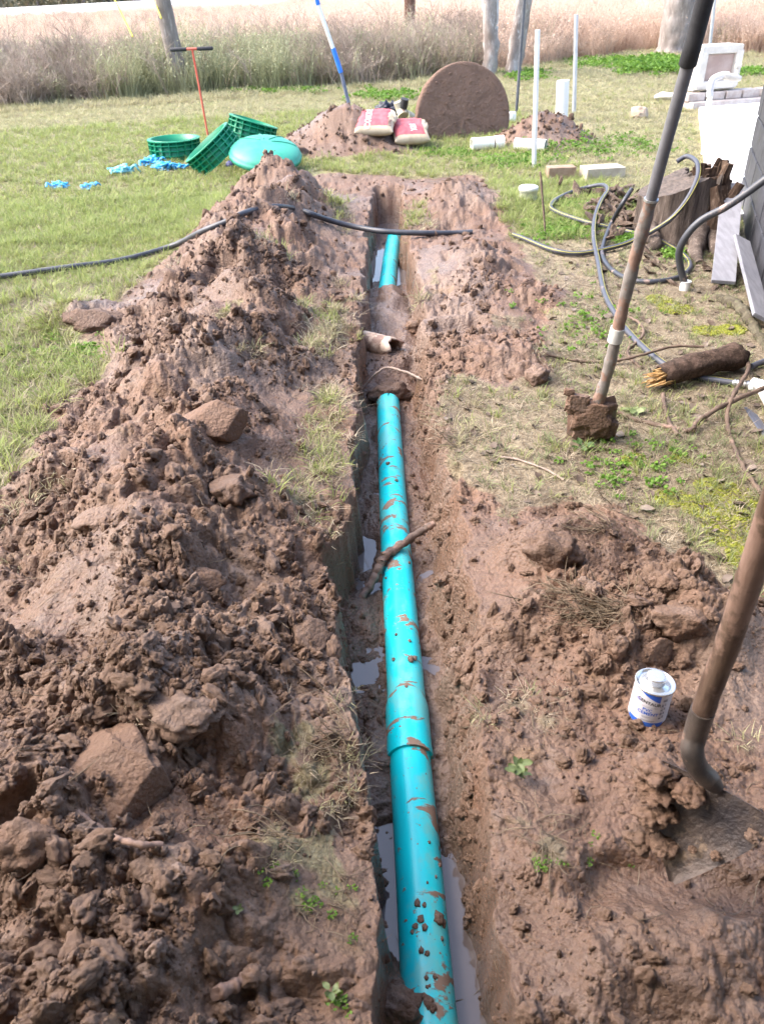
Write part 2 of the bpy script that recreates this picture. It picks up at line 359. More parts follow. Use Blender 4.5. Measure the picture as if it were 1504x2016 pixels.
# ------------------------------------------------------------------ mesh building
ORG = {}
class MB:
    def __init__(s): s.v = []; s.f = []; s.sm = []; s.mi = []
    def add(s, vs, fs, smooth=True, mi=0):
        o = len(s.v); s.v.extend([tuple(float(c) for c in p) for p in vs])
        for q in fs: s.f.append(tuple(i + o for i in q)); s.sm.append(smooth); s.mi.append(mi)
    def tube(s, pts, r, n=12, caps=True, wob=0.0, smooth=True, flat=1.0, mi=0):
        P = [np.array(p, float) for p in pts]; m = len(P)
        rr = [r(i / (m - 1)) for i in range(m)] if callable(r) else ([r] * m if not hasattr(r, '__len__') else list(r))
        T = [P[min(i + 1, m - 1)] - P[max(i - 1, 0)] for i in range(m)]; T = [t / (np.linalg.norm(t) + 1e-9) for t in T]
        up = np.array((0, 0, 1.0)) if abs(T[0][2]) < .9 else np.array((0, 1.0, 0)); a = np.cross(T[0], up); a /= np.linalg.norm(a)
        vs = []; fs = []
        for i in range(m):
            a = a - T[i] * np.dot(a, T[i]); a /= np.linalg.norm(a); b = np.cross(T[i], a)
            for j in range(n):
                th = 2 * math.pi * j / n; k = 1 + (wob * (random.random() - .5) if wob else 0)
                vs.append(P[i] + rr[i] * k * (a * math.cos(th) + b * math.sin(th) * flat))
        for i in range(m - 1):
            for j in range(n):
                fs.append((i * n + j, i * n + (j + 1) % n, (i + 1) * n + (j + 1) % n, (i + 1) * n + j))
        s.add(vs, fs, smooth, mi)
        if caps:
            s.add(vs[:n][::-1], [tuple(range(n))], False, mi); s.add(vs[-n:], [tuple(range(n))], False, mi)
    def hollow(s, pts, r, th, n=24):
        """pipe with a wall thickness"""
        s.tube(pts, r, n, False)
        s.tube(pts[::-1], r - th, n, False)
        for e, q in ((0, 1), (-1, -2)):
            p = np.array(pts[e], float); d = p - np.array(pts[q], float); d /= np.linalg.norm(d)
            up = np.array((0, 0, 1.0)) if abs(d[2]) < .9 else np.array((0, 1.0, 0)); a = np.cross(d, up); a /= np.linalg.norm(a); b = np.cross(d, a)
            o = [p + r * (a * math.cos(t) + b * math.sin(t)) for t in np.linspace(0, 2 * math.pi, n, False)]
            i = [p + (r - th) * (a * math.cos(t) + b * math.sin(t)) for t in np.linspace(0, 2 * math.pi, n, False)]
            s.add(o + i, [(j, (j + 1) % n, n + (j + 1) % n, n + j) for j in range(n)], False)
    def lathe(s, prof, n=32, M=None, smooth=True, a0=0.0, a1=2 * math.pi, mi=0):
        M = M or Matrix(); full = abs(a1 - a0 - 2 * math.pi) < 1e-6; k = n if full else n + 1
        vs = []
        for r, z in prof:
            for j in range(k):
                a = a0 + (a1 - a0) * j / n; vs.append(M @ Vector((r * math.cos(a), r * math.sin(a), z)))
        fs = [(i * k + j, i * k + (j + 1) % k, (i + 1) * k + (j + 1) % k, (i + 1) * k + j) for i in range(len(prof) - 1) for j in range(n)]
        s.add(vs, fs, smooth, mi)
    def box(s, c, size, M=None, bev=.0, mi=0):
        M = M or Matrix(); bm = bmesh.new(); bmesh.ops.create_cube(bm, size=1)
        for v in bm.verts: v.co = Vector((v.co.x * size[0], v.co.y * size[1], v.co.z * size[2]))
        if bev: bmesh.ops.bevel(bm, geom=bm.edges[:], offset=bev, segments=2, affect='EDGES', profile=.6)
        bm.verts.index_update()
        s.add([M @ (v.co + Vector(c)) for v in bm.verts], [tuple(v.index for v in f.verts) for f in bm.faces], False, mi); bm.free()
    def blob(s, c, size, sub=3, amp=.25, freq=1.6, seed=0, M=None, planes=(), rough=.06, smooth=True, squash=True, mi=0):
        bm = bmesh.new(); bmesh.ops.create_icosphere(bm, subdivisions=sub, radius=1); o = Vector((seed * 7.3, seed * 3.1, seed * 1.7))
        vs = []
        for v in bm.verts:
            d = v.co.normalized()
            k = 1 + amp * mnoise.fractal(d * freq + o, 1.0, 2.1, 3) - .5 * amp * mnoise.voronoi(d * freq * 1.8 + o)[0][0]
            k += rough * mnoise.noise(d * freq * 7 + o)
            p = d * k
            for pn, pk in planes:
                e = p.dot(pn) - pk
                if e > 0: p = p - pn * e * .94
            p = Vector((p.x * size[0], p.y * size[1], p.z * size[2]))
            vs.append((M @ p if M else p) + Vector(c))
        bm.verts.index_update()
        s.add(vs, [tuple(q.index for q in f.verts) for f in bm.faces], smooth, mi); bm.free()
    def mesh(s, name, off=(0, 0, 0)):
        me = bpy.data.meshes.new(name); o = np.array(off, float)
        me.from_pydata([tuple(np.array(p) - o) for p in s.v], [], s.f)
        me.polygons.foreach_set('use_smooth', s.sm)
        if any(s.mi): me.polygons.foreach_set('material_index', s.mi)
        me.update(); return me
    def build(s, name, mat, parent=None, loc=None, **tags):
        off = ORG[parent] if parent is not None else (np.array(loc, float) if loc is not None else np.zeros(3))
        me = s.mesh(name, off)
        for m in (mat if isinstance(mat, (list, tuple)) else [mat]): me.materials.append(m)
        o = bpy.data.objects.new(name, me); COL.objects.link(o); ORG[o] = off
        if parent is not None: o.parent = parent
        else: o.location = off
        for a, b in tags.items(): o[a] = b
        return o
def thing(name, label, category, loc, group=None):
    o = bpy.data.objects.new(name, None); o.empty_display_size = .1; COL.objects.link(o); o.location = tuple(float(c) for c in loc)
    o['label'] = label; o['category'] = category; ORG[o] = np.array(loc, float)
    if group: o['group'] = group
    return o
def spline(P, n=10):
    P = [np.array(p, float) for p in P]; Q = [2 * P[0] - P[1]] + P + [2 * P[-1] - P[-2]]; out = []
    for i in range(1, len(Q) - 2):
        a, b, c, d = Q[i - 1:i + 3]
        for k in range(n):
            t = k / n
            out.append(.5 * ((2 * b) + (c - a) * t + (2 * a - 5 * b + 4 * c - d) * t * t + (3 * b - a - 3 * c + d) * t ** 3))
    out.append(P[-1]); return out
def planes(seed, n=3, lo=.5, hi=.85):
    r = random.Random(seed); o = []
    for _ in range(n):
        v = Vector((r.gauss(0, 1), r.gauss(0, 1), r.gauss(0, .8))).normalized(); o.append((v, r.uniform(lo, hi)))
    return o
def text_mesh(body, size, align='CENTER', shear=0.0, spacing=1.0, bold=0.0):
    cu = bpy.data.curves.new('lettering', 'FONT'); cu.body = body; cu.size = size; cu.align_x = align; cu.align_y = 'CENTER'
    cu.shear = shear; cu.space_character = spacing; cu.offset = bold; cu.resolution_u = 3
    o = bpy.data.objects.new('lettering', cu); COL.objects.link(o)
    dg = bpy.context.evaluated_depsgraph_get(); me = bpy.data.meshes.new_from_object(o.evaluated_get(dg))
    bm = bmesh.new(); bm.from_mesh(me); bmesh.ops.triangulate(bm, faces=bm.faces[:])
    for _ in range(2):
        long = [e for e in bm.edges if e.calc_length() > size * .35]
        if long: bmesh.ops.subdivide_edges(bm, edges=long, cuts=1)
        bmesh.ops.triangulate(bm, faces=bm.faces[:])
    bm.verts.index_update()
    vs = [tuple(v.co) for v in bm.verts]; fs = [tuple(v.index for v in f.verts) for f in bm.faces]; bm.free()
    bpy.data.objects.remove(o); bpy.data.meshes.remove(me); bpy.data.curves.remove(cu)
    return vs, fs

# ---- scattered masses (one object each): points + instancing nodes
def proto(name, mb, mat):
    me = mb.mesh(name); me.materials.append(mat) if not isinstance(mat, (list, tuple)) else [me.materials.append(m) for m in mat]
    return bpy.data.objects.new(name, me)
def scatter(name, pts, rot, scl, pid, protos, label, category):
    me = bpy.data.meshes.new(name); n = len(pts); me.vertices.add(n)
    me.vertices.foreach_set('co', np.asarray(pts, np.float32).ravel())
    for nm, d in (('rot', rot), ('scl', scl)):
        a = me.attributes.new(nm, 'FLOAT_VECTOR', 'POINT'); a.data.foreach_set('vector', np.asarray(d, np.float32).ravel())
    a = me.attributes.new('pid', 'INT', 'POINT'); a.data.foreach_set('value', np.asarray(pid, np.int32))
    o = bpy.data.objects.new(name, me); COL.objects.link(o)
    g = bpy.data.node_groups.new(name + '_nodes', 'GeometryNodeTree')
    g.interface.new_socket('Geometry', in_out='INPUT', socket_type='NodeSocketGeometry')
    g.interface.new_socket('Geometry', in_out='OUTPUT', socket_type='NodeSocketGeometry')
    gi = g.nodes.new('NodeGroupInput'); go = g.nodes.new('NodeGroupOutput')
    ip = g.nodes.new('GeometryNodeInstanceOnPoints'); jn = g.nodes.new('GeometryNodeJoinGeometry')
    for p in protos:
        oi = g.nodes.new('GeometryNodeObjectInfo'); oi.inputs['Object'].default_value = p; oi.inputs['As Instance'].default_value = True
        g.links.new(oi.outputs['Geometry'], jn.inputs[0])
    def na(nm, t):
        q = g.nodes.new('GeometryNodeInputNamedAttribute'); q.data_type = t; q.inputs['Name'].default_value = nm; return q.outputs['Attribute']
    er = g.nodes.new('FunctionNodeEulerToRotation'); g.links.new(na('rot', 'FLOAT_VECTOR'), er.inputs[0])
    g.links.new(gi.outputs[0], ip.inputs['Points']); g.links.new(jn.outputs[0], ip.inputs['Instance'])
    ip.inputs['Pick Instance'].default_value = True
    g.links.new(na('pid', 'INT'), ip.inputs['Instance Index']); g.links.new(er.outputs[0], ip.inputs['Rotation'])
    g.links.new(na('scl', 'FLOAT_VECTOR'), ip.inputs['Scale']); g.links.new(ip.outputs[0], go.inputs[0])
    md = o.modifiers.new('scatter', 'NODES'); md.node_group = g
    o['kind'] = 'stuff'; o['label'] = label; o['category'] = category
    return o

# ------------------------------------------------------------------ ground sheet
def build_ground():
    ys = [-8, -5, -3, -2, -1.2, -.6, -.2, .1, .25, .35]
    for py in np.arange(2110, 335, -2.55):
        ys.append(G(752, py, 0)[1])
    for py in np.arange(335, 60, -3.0): ys.append(G(752, py, 0)[1])
    y = ys[-1]
    while y < 900: y *= 1.12; ys.append(y)
    ys = np.array(sorted(set(np.round(ys, 5))))
    s = list(np.linspace(-1, 1, 720)); o = []; st = s[1] - s[0]; q = 1.0
    while q < 14: st *= 1.28; q += st; o.append(q)
    s = np.array([-k for k in o[::-1]] + s + o)
    w = .535 * (.826 * np.maximum(ys, 0.2) + .80)
    X = w[:, None] * s[None, :] + .02; Y = np.repeat(ys[:, None], len(s), 1)
    dy = np.gradient(ys); sp = np.maximum(np.repeat(dy[:, None], len(s), 1) * .45, (w * 2 / 719)[:, None])
    z, M = land(X.ravel(), Y.ravel(), True, sp.ravel())
    nr, nc = X.shape
    me = bpy.data.meshes.new('ground')
    co = np.stack([X.ravel(), Y.ravel(), z], 1).astype(np.float32)
    me.vertices.add(nr * nc); me.vertices.foreach_set('co', co.ravel())
    i = np.arange(nr * nc).reshape(nr, nc)
    q = np.stack([i[:-1, :-1], i[:-1, 1:], i[1:, 1:], i[1:, :-1]], -1).reshape(-1, 4)
    me.loops.add(q.size); me.loops.foreach_set('vertex_index', q.ravel().astype(np.int32))
    me.polygons.add(len(q)); me.polygons.foreach_set('loop_start', np.arange(0, q.size, 4, dtype=np.int32))
    me.polygons.foreach_set('loop_total', np.full(len(q), 4, np.int32))
    me.polygons.foreach_set('use_smooth', np.ones(len(q), bool)); me.update(calc_edges=True)
    x, y = X.ravel(), Y.ravel()
    for nm, d in (('mud', M['mud']), ('wet', M['wet']), ('green', greenness(x, y)), ('moss', mossiness(x, y)), ('field', fieldness(x, y)), ('bare', np.clip(sstep(.0, .35, x) * sstep(6.0, 4.2, y) + M['turf'] * .7, 0, 1))):  # last mask: worn turf patches, plus near right yard darkened for its shade
        a = me.attributes.new(nm, 'FLOAT', 'POINT'); a.data.foreach_set('value', d.astype(np.float32))
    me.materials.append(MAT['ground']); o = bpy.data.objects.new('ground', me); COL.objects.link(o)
    o['kind'] = 'structure'; o['label'] = 'churned brown clay and patchy lawn around the open trench'
    return o
# lawn edge towards the rough field, from the photograph
LE = np.array([G(a, b, 0)[:2] for a, b in [(-300, 232), (0, 214), (300, 196), (600, 178), (800, 165), (1000, 140), (1200, 112), (1300, 104), (1504, 112), (1800, 95)]])
def lawn_edge(x): return np.interp(x, LE[:, 0], LE[:, 1])
def fieldness(x, y): return sstep(-.5, 1.0, y - lawn_edge(x) + .4 * perlin(x * .8, y * .8, 91))
def greenness(x, y):
    g = .25 + .45 * sstep(.0, -1.2, x) + .4 * sstep(6, 10, y) + .3 * fbm(x * .7, y * .7, 92, 2)
    g = g * np.where((x > .3) & (y < 5.0), .35, 1)
    return np.clip(g, 0, 1)
MOSS = [(*G(a, b)[:2], r) for a, b, r in [(1455, 1050, .10), (1440, 985, .09), (1400, 960, .05), (1320, 980, .05), (1298, 590, .06), (1330, 606, .08), (1390, 650, .06), (1440, 650, .06), (1480, 1100, .07),
                                            (1380, 1000, .06), (1340, 905, .03), (1250, 905, .04)]]
def mossiness(x, y):
    m = np.zeros_like(x)
    for mx, my, r in MOSS:
        m = np.maximum(m, np.exp(-(((x - mx) ** 2 + (y - my) ** 2) / (r * r)) ** 1.5))
    return np.clip(m * (1.1 + .9 * perlin(x * 25, y * 25, 93)), 0, 1)
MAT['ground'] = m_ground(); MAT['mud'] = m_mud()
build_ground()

# water standing in the trench bottom
def build_water(name, y0, y1, z, label):
    n = NT('muddy_water') if 'water' not in MAT else None
    if n:
        c = n.mix(n.noise(9, 4, .6), (.115, .092, .086), (.145, .118, .112)); MAT['water'] = n.fin(c, .03, 0, n.bump(n.noise(22, 3), .06, .004), .6)
    ys = np.linspace(y0, y1, 40); mb = MB(); vs = []; fs = []
    for y in ys:
        a = np.interp(y, *TL) - .05; b = np.interp(y, *TR) + .05
        vs += [(a, y, z), (b, y, z)]
    fs = [(2 * i, 2 * i + 1, 2 * i + 3, 2 * i + 2) for i in range(len(ys) - 1)]
    mb.add(vs, fs); o = mb.build(name, MAT['water'], kind='structure', label=label); return o
build_water('water', .1, 2.6, -.262, 'grey murky water along the near stretch of trench')
build_water('water', 4.2, T_END - .1, -.258, 'pale murky water beside the far teal pipe')

# ------------------------------------------------------------------ far setting: road, slab
def build_road():
    a = G(-260, 50, .35); b = G(345, 8, .45); d = (b - a); d /= np.linalg.norm(d); nrm = np.array((-d[1], d[0], 0))
    mb = MB(); A = a - d * 120; B = b + d * 500; w = 9.0
    mb.add([A + (0, 0, .25), B + (0, 0, .35), B + nrm * w + (0, 0, .5), A + nrm * w + (0, 0, .4), A - nrm * 3 + (0, 0, -.9), B - nrm * 3 + (0, 0, -.9)], [(0, 1, 2, 3), (4, 5, 1, 0)])
    mb.build('road', pm('pale_road', (.55, .53, .5), (.66, .63, .6), 2, .8, bump=.1), kind='structure', label='pale road running past the far field')
    return a, d, nrm
RA, RD, RN = build_road()
mb = MB()
S = [G(1372, 196), G(1640, 180), G(1640, 420), G(1408, 440), G(1386, 330), G(1376, 250)]
top = [(p[0], p[1], .05) for p in S]; bot = [(p[0], p[1], -.1) for p in S]; k = len(S)
mb.add(top + bot, [tuple(range(k))[::-1]] + [(i, (i + 1) % k, k + (i + 1) % k, k + i) for i in range(k)], False)
mb.build('concrete_path', pm('bright_concrete', (.70, .69, .67), (.80, .79, .77), 3, .75, bump=.25, bscale=60), kind='structure', label='bleached concrete slab beyond the stump')

# wall and porch roof added behind the viewer, unseen, to shade the near mud
T = thing('shade_house', 'added wall and porch roof, unseen behind the viewer, shading the near mud', 'shade_house', (0, -1.6, 0))
sid = pm('pale_siding', (.42, .41, .39), (.5, .49, .47), 4, .7, stretch=(1, 1, 8))
mb = MB(); mb.box((0, -1.7, 1.25), (12, .2, 2.9)); mb.build('wall', sid, T)
mb = MB(); mb.box((0, -1.52, 2.62), (12.6, 4.5, .12), None, .01); mb.build('roof', pm('roof_soffit', (.30, .28, .26), (.38, .36, .33), 4, .8), T)
mb = MB(); mb.box((-3.2, .5, 1.25), (.11, .11, 2.6), None, .006); mb.build('post', sid, T)
# ------------------------------------------------------------------ teal sewer pipe in the trench
def teal_mat(name, dirt):
    n = NT(name)
    c = n.mix(n.ramp(n.noise(9, 4, .6, (1, .35, 1)), .4, .65, 0, .5), (.0, .56, .63), (.03, .60, .65))
    film = n.ramp(n.noise(7.5, 5, .7, (1.3, .8, 1.3)), .52 - dirt * .06, .66, 0, .5); c = n.mix(film, c, (.20, .42, .36))
    sm = n.noise(10, 6, .62, (.8, 1.5, .8), w=13.0, dist=.6); m1 = n.ramp(sm, .60 - dirt * .05, .635 - dirt * .05)
    sp = n.noise(75, 3, .5, w=3.0); m2 = n.math('MULTIPLY', n.ramp(sp, .665, .70), n.ramp(n.noise(6, 2, .5, w=6.0), .42, .56))
    m = n.math('MAXIMUM', m1, m2)
    mc = n.mix(n.noise(30, 4), (.16, .095, .065), (.30, .20, .14)); c = n.mix(m, c, mc)
    rg = n.math('ADD', n.math('MULTIPLY', film, .16), n.math('ADD', n.math('MULTIPLY', m, .4), .29))
    return n.fin(c, rg, 0, n.bump(m, .5, .002), .5)
PR = .0535
PZ = -.236
tp = [G(a, b, PZ) for a, b in [(872, 2230), (846, 2000), (838, 1900), (822, 1680), (807, 1495), (797, 1330), (784, 1150), (776, 1030), (769, 900), (766, 840), (764, 795)]]
tp[-1][2] += .012; tp[-2][2] += .006
tp = spline(tp, 14)
cut = min(range(len(tp)), key=lambda i: abs(proj(tp[i])[1] - 1492))
T = thing('sewer_pipe', 'long bright teal sewer pipe with muddy smears lying along the trench bottom', 'pipe', tp[cut])
MAT['teal'] = teal_mat('teal_pipe_plastic', .9); MAT['teal2'] = teal_mat('teal_pipe_plastic_clean', .1)
mb = MB(); mb.tube(tp[:cut + 3], PR, 40, False); mb.tube(tp[:cut + 3][::-1], PR - .004, 30, False); mb.build('pipe_length', MAT['teal2'], T)
# upper length: its bell mouth swallows the lower one; the far end is broken to ragged points
up = tp[cut:]; m = len(up)
D0 = np.cumsum([0] + [np.linalg.norm(up[i + 1] - up[i]) for i in range(m - 1)])
def bell(i):
    d = D0[i]; return PR + .0062 * (1 - sstep(.16, .21, d)) + .0016 * (1 - sstep(.008, .012, abs(d - .02)))
mb = MB(); nn = 44; vs = []; fs = []
for i in range(m):
    t = up[min(i + 1, m - 1)] - up[max(i - 1, 0)]; t /= np.linalg.norm(t); a = np.cross(t, (0, 0, 1)); a /= np.linalg.norm(a); b = np.cross(a, t)
    for j in range(nn):
        th = 2 * math.pi * j / nn; q = up[i] + bell(i) * (a * math.cos(th) + b * math.sin(th))
        if i == m - 1:
            tz = math.sin(th); notch = .05 * max(0, 1 - abs(th - math.pi * .5) / .22) + .02 * abs(math.sin(7 * th)) + (.03 if tz < -.2 else 0)
            q = q - t * notch + b * -.016 * max(0, tz) * abs(math.cos(th))
        vs.append(q)
for i in range(m - 1):
    for j in range(nn): fs.append((i * nn + j, i * nn + (j + 1) % nn, (i + 1) * nn + (j + 1) % nn, (i + 1) * nn + j))
mb.add(vs, fs); mb.add([np.array(up[i // nn]) + (np.array(vs[i]) - up[i // nn]) * .93 for i in range(len(vs))], [f[::-1] for f in fs])
mb.add(vs[:nn] + [np.array(up[0]) + (np.array(v) - up[0]) * .9 for v in vs[:nn]], [(j, (j + 1) % nn, nn + (j + 1) % nn, nn + j) for j in range(nn)], False)
o2 = mb.build('pipe_length', MAT['teal'], T)
mb = MB(); mb.tube([up[0] - (up[1] - up[0]) / np.linalg.norm(up[1] - up[0]) * .001, up[0] + (up[1] - up[0]) / np.linalg.norm(up[1] - up[0]) * .009], PR + .0078, 44, True)
mb.build('bell_lip', MAT['teal'], o2, label='rounded lip at the pipe joint')
pts = spline([G(758, 600, -.215), G(762, 568, -.22), G(767, 525, -.225), G(772, 488, -.23), G(776, 468, -.235)], 8)
mb = MB(); mb.hollow(pts, .056, .004, 36); T2 = mb.build('sewer_pipe', MAT['teal2'], None, pts[0], label='short teal pipe stretch showing at the far end of the trench', category='pipe')

# crumbs of clay sitting on the pipe
def on_pipe(px, py):
    q = G(px, py, PZ + PR); i = min(range(len(tp)), key=lambda k: np.hypot(tp[k][0] - q[0], tp[k][1] - q[1])); c = tp[i]
    dx = np.clip((q[0] - c[0]) / PR, -.85, .85); return np.array((c[0] + dx * PR, q[1], c[2] + PR * math.sqrt(1 - dx * dx)))
CR = [(822, 1778, 11), (835, 1782, 7), (862, 1803, 18), (872, 1808, 12), (828, 1810, 11), (818, 1822, 9), (812, 1832, 7), (836, 1826, 10), (829, 1871, 9), (841, 1877, 8), (839, 1925, 7), (856, 1922, 7),
      (808, 1298, 12), (816, 1292, 10), (775, 1294, 7), (800, 1352, 6), (845, 1975, 16), (852, 1985, 12), (808, 1955, 14), (836, 1962, 9), (841, 1943, 5), (846, 1941, 4), (780, 1248, 6), (806, 1260, 6), (764, 912, 8), (780, 945, 7), (870, 1842, 6), (868, 1690, 7), (845, 1655, 5), (805, 1100, 6), (760, 1130, 5), (858, 1720, 5), (841, 1737, 4)]
mb = MB()
for i, (a, b, r) in enumerate(CR):
    p = on_pipe(a, b); s = r * np.linalg.norm(p - CAM) / FPX * .62; mb.blob(p + (0, 0, s * .15), (s, s * 1.2, s * .6), 2, .5, 1.8, i, None, (), .1)
mb.build('clay_crumbs', MAT['mud'], None, None, kind='stuff', label='small clay crumbs stuck on the teal pipe', category='mud')

# ------------------------------------------------------------------ things in the trench
def stick(name, label, pts, r, mat, cat='root', n=9, group=None, wob=.25, knots=True):
    P = spline(pts, 9); m = len(P)
    rr = r if callable(r) else (lambda t: r)
    P = [p + np.array([random.gauss(0, 1) for _ in range(3)]) * rr(i / (m - 1)) * .12 for i, p in enumerate(P)]
    mb = MB(); mb.tube(P, [rr(i / (m - 1)) * (1 + .14 * math.sin(i * 1.3 + r(0) * 900 if callable(r) else i * 1.3)) for i in range(m)], n, True, wob)
    tags = dict(label=label, category=cat)
    if group: tags['group'] = group
    return mb.build(name, mat, None, P[0], **tags)
MAT['root'] = pm('brown_root', (.07, .045, .032), (.14, .095, .068), 14, .8, stretch=None, bump=.6, bdist=.006, bscale=60, dirt=.35)
MAT['muddy_root'] = pm('muddy_root', (.075, .047, .034), (.17, .115, .09), 20, .65, bump=.7, bdist=.006, bscale=70, dirt=.6)
MAT['grey_root'] = pm('grey_root', (.22, .16, .13), (.34, .27, .23), 14, .8, bump=.5, bscale=60)
stick('stick', 'muddy crooked stick lying across the teal pipe', [G(855, 1031, -.13), G(822, 1050, -.150), G(784, 1076, -.168), G(758, 1095, -.172), G(746, 1119, -.19), G(729, 1152, -.22), G(704, 1187, -.25)],
      lambda t: .0115 + .004 * math.sin(t * 3), MAT['muddy_root'], 'stick')
stick('root', 'thin pale root arching over the clods in the trench', [G(713, 766, -.2), G(730, 746, -.15), G(744, 733, -.11), G(764, 724, -.09), G(800, 733, -.09), G(824, 744, -.1), G(845, 755, -.12)], lambda t: .006, MAT['grey_root'])
# broken old pipe
mb = MB(); c = G(752, 682, -.14); ax = Vector((.62, -.62, .06)).normalized(); r = .062
qa = c - np.array(ax) * .13; n = 26; vs = []; fs = []; L = 9
a = np.cross(ax, (0, 0, 1)); a /= np.linalg.norm(a); b = np.cross(a, ax)
for sgn, rr_ in ((1, r), (-1, r - .011)):
    base = len(vs)
    for i in range(L):
        for j in range(n):
            th = 2 * math.pi * j / n; e = .22 + .035 * mnoise.noise(Vector((math.cos(th) * 2, math.sin(th) * 2, 3))) + .02 * math.sin(3 * th)
            rad = rr_ * (1 + .05 * math.sin(th * 2)); vs.append(qa + np.array(ax) * e * i / (L - 1) + rad * (a * math.cos(th) + b * math.sin(th)))
    for i in range(L - 1):
        for j in range(n):
            q = (base + i * n + j, base + i * n + (j + 1) % n, base + (i + 1) * n + (j + 1) % n, base + (i + 1) * n + j); fs.append(q if sgn > 0 else q[::-1])
o = (L - 1) * n; h = L * n
fs += [(o + j, o + (j + 1) % n, h + o + (j + 1) % n, h + o + j) for j in range(n)]
mb.add(vs, fs)
mb.build('broken_pipe', pm('old_clay_pipe', (.42, .30, .22), (.62, .50, .40), 14, .8, bump=.5, dirt=.55, dscale=11), None, c, label='broken stub of old pale pipe with dark open mouth', category='pipe')

# ------------------------------------------------------------------ large clods
MAT['mud_red'] = m_mud('red_cut_clay', .35, ((.155, .09, .06), .55)); MAT['mud_grey'] = m_mud('grey_crumbly_mud', .3, ((.20, .145, .118), .4)); MAT['mud_dark'] = m_mud('dark_damp_mud', .4, ((.092, .057, .042), .5))
CL = [ # pixel, size px, squash, planes, material, label
    (232, 1490, 118, (1.1, .85, .55), 4, 'mud_red', 'large slab of cut red clay with spade marks on the spoil bank'),
    (455, 955, 46, (1, .9, .8), 2, 'mud_dark', 'smooth rounded lump of clay on the bank beside trench grass'),
    (1292, 1282, 44, (1.0, .35, 1.0), 4, 'mud_red', 'flat upright slab of clay right behind the cement can'),
    (1215, 1268, 30, (.8, .7, .9), 3, 'mud', 'blocky clay lump just beside the upright clay slab'),
    (425, 815, 62, (1.3, .7, .6), 4, 'mud_red', 'block of sliced clay with flat faces on the bank'),
    (352, 560, 34, (1, 1, 1), 0, 'mud_dark', 'dark sod clod with grass growing on its top'),
    (190, 622, 40, (1.4, .8, .6), 1, 'mud_dark', 'dark crumbling clod where the bank meets the lawn'),
    (565, 305, 27, (1.5, .8, .75), 0, 'mud_dark', 'dark clods crowning the far end of the spoil bank'),
    (62, 1640, 58, (1.1, .9, .7), 1, 'mud_red', 'rounded orange clay lump below the large cut slab'),
    (360, 1385, 60, (1.25, .9, .5), 2, 'mud_grey', 'pale grey lump of mud above the large cut slab'),
    (1056, 738, 24, (1, .9, 1.0), 0, 'mud_grey', 'grey fist-sized clod on the lawn near the planted spade'),
    (612, 1240, 44, (.9, 1.0, .7), 1, 'mud_dark', 'smooth wet clay bulge at the trench lip'),
    (1284, 1512, 40, (.9, 1.1, .5), 0, 'mud_grey', 'pale clump of mud clinging to the round shovel blade'),
    (1340, 1210, 46, (1.2, .7, .8), 2, 'mud', 'split clod above the clay slabs beside the wooden handle'),
    (1090, 1075, 44, (1.3, .8, .9), 1, 'mud_dark', 'dark hollow-fronted clod topping the mound right of trench'),
    (395, 1130, 40, (1.3, .8, .5), 3, 'mud_red', 'cracked flat clod halfway along the bank'),
    (330, 1700, 50, (1.2, .9, .5), 1, 'mud_grey', 'crumbly grey clod beneath the large cut slab'),
    (200, 1000, 42, (1.2, 1, .4), 3, 'mud_grey', 'pale smeared flat clod on the bank crest'),
    (775, 1978, 48, (1.1, .9, .8), 0, 'mud', 'lump of mud slumped onto the teal pipe at the picture foot'),
    (818, 640, 20, (1, .9, .8), 0, 'mud', 'clod wedged beside the broken old pipe'),
    (768, 770, 34, (1.4, .7, .7), 0, 'mud_dark', 'crumbly clod above the ragged pipe end'),
]
for i, (px, py, s, sq, npl, mt, lab) in enumerate(CL):
    p = GT(px, py + s * .35, 0, True); d = np.linalg.norm(p - CAM); r = s * d / FPX
    mb = MB(); pl = planes(100 + i, npl, .45, .7)
    if npl == 4: pl = [(Vector((.1, -.75, .65)).normalized(), .42), (Vector((.9, -.3, .1)).normalized(), .6), (Vector((-.7, -.2, .65)).normalized(), .6)] + pl[:1]
    e = Euler((random.uniform(-.2, .2), random.uniform(-.2, .2), random.uniform(-.5, .5)))
    mb.blob(p + (0, 0, r * sq[2] * .18), (r * sq[0], r * sq[1], r * sq[2]), 5 if s > 70 else 4, .32 if npl < 3 else .26, 1.7, i + 3, e.to_matrix(), pl, .05 if npl < 3 else .025)
    mb.build('clay_clod', MAT[mt], None, p, label=lab, category='clod', group='large clay clods')

# ------------------------------------------------------------------ spade planted in the lawn
MAT['foam'] = pm('black_foam_grip', (.02, .02, .025), (.035, .035, .04), 30, .75, bump=.3, bscale=200)
MAT['steel_paint'] = pm('grey_painted_shaft', (.13, .13, .145), (.17, .17, .185), 12, .32, dirt=.12, bump=.1, dscale=9)
MAT['muddy_shaft'] = pm('mud_caked_shaft', (.16, .14, .13), (.22, .20, .185), 16, .55, dirt=.58, dscale=16, bump=.8, bdist=.004, bscale=70)
MAT['zinc'] = pm('galvanised_metal', (.45, .46, .46), (.58, .58, .57), 20, .38, metal=.8, dirt=.2, bump=.15)
b0 = GT(1165, 868); Yb = b0[1]
def sh(px, py, t): return PY(px, py, Yb + .02 - .27 * t)
chain = [sh(1176, 795, .05), sh(1194, 738, .12), sh(1206, 690, .18), sh(1221, 625, .25), sh(1240, 545, .34), sh(1262, 462, .45), sh(1281, 392, .55)]
T = thing('spade', 'long spade with black foam grip standing blade-down in the lawn', 'spade', b0)
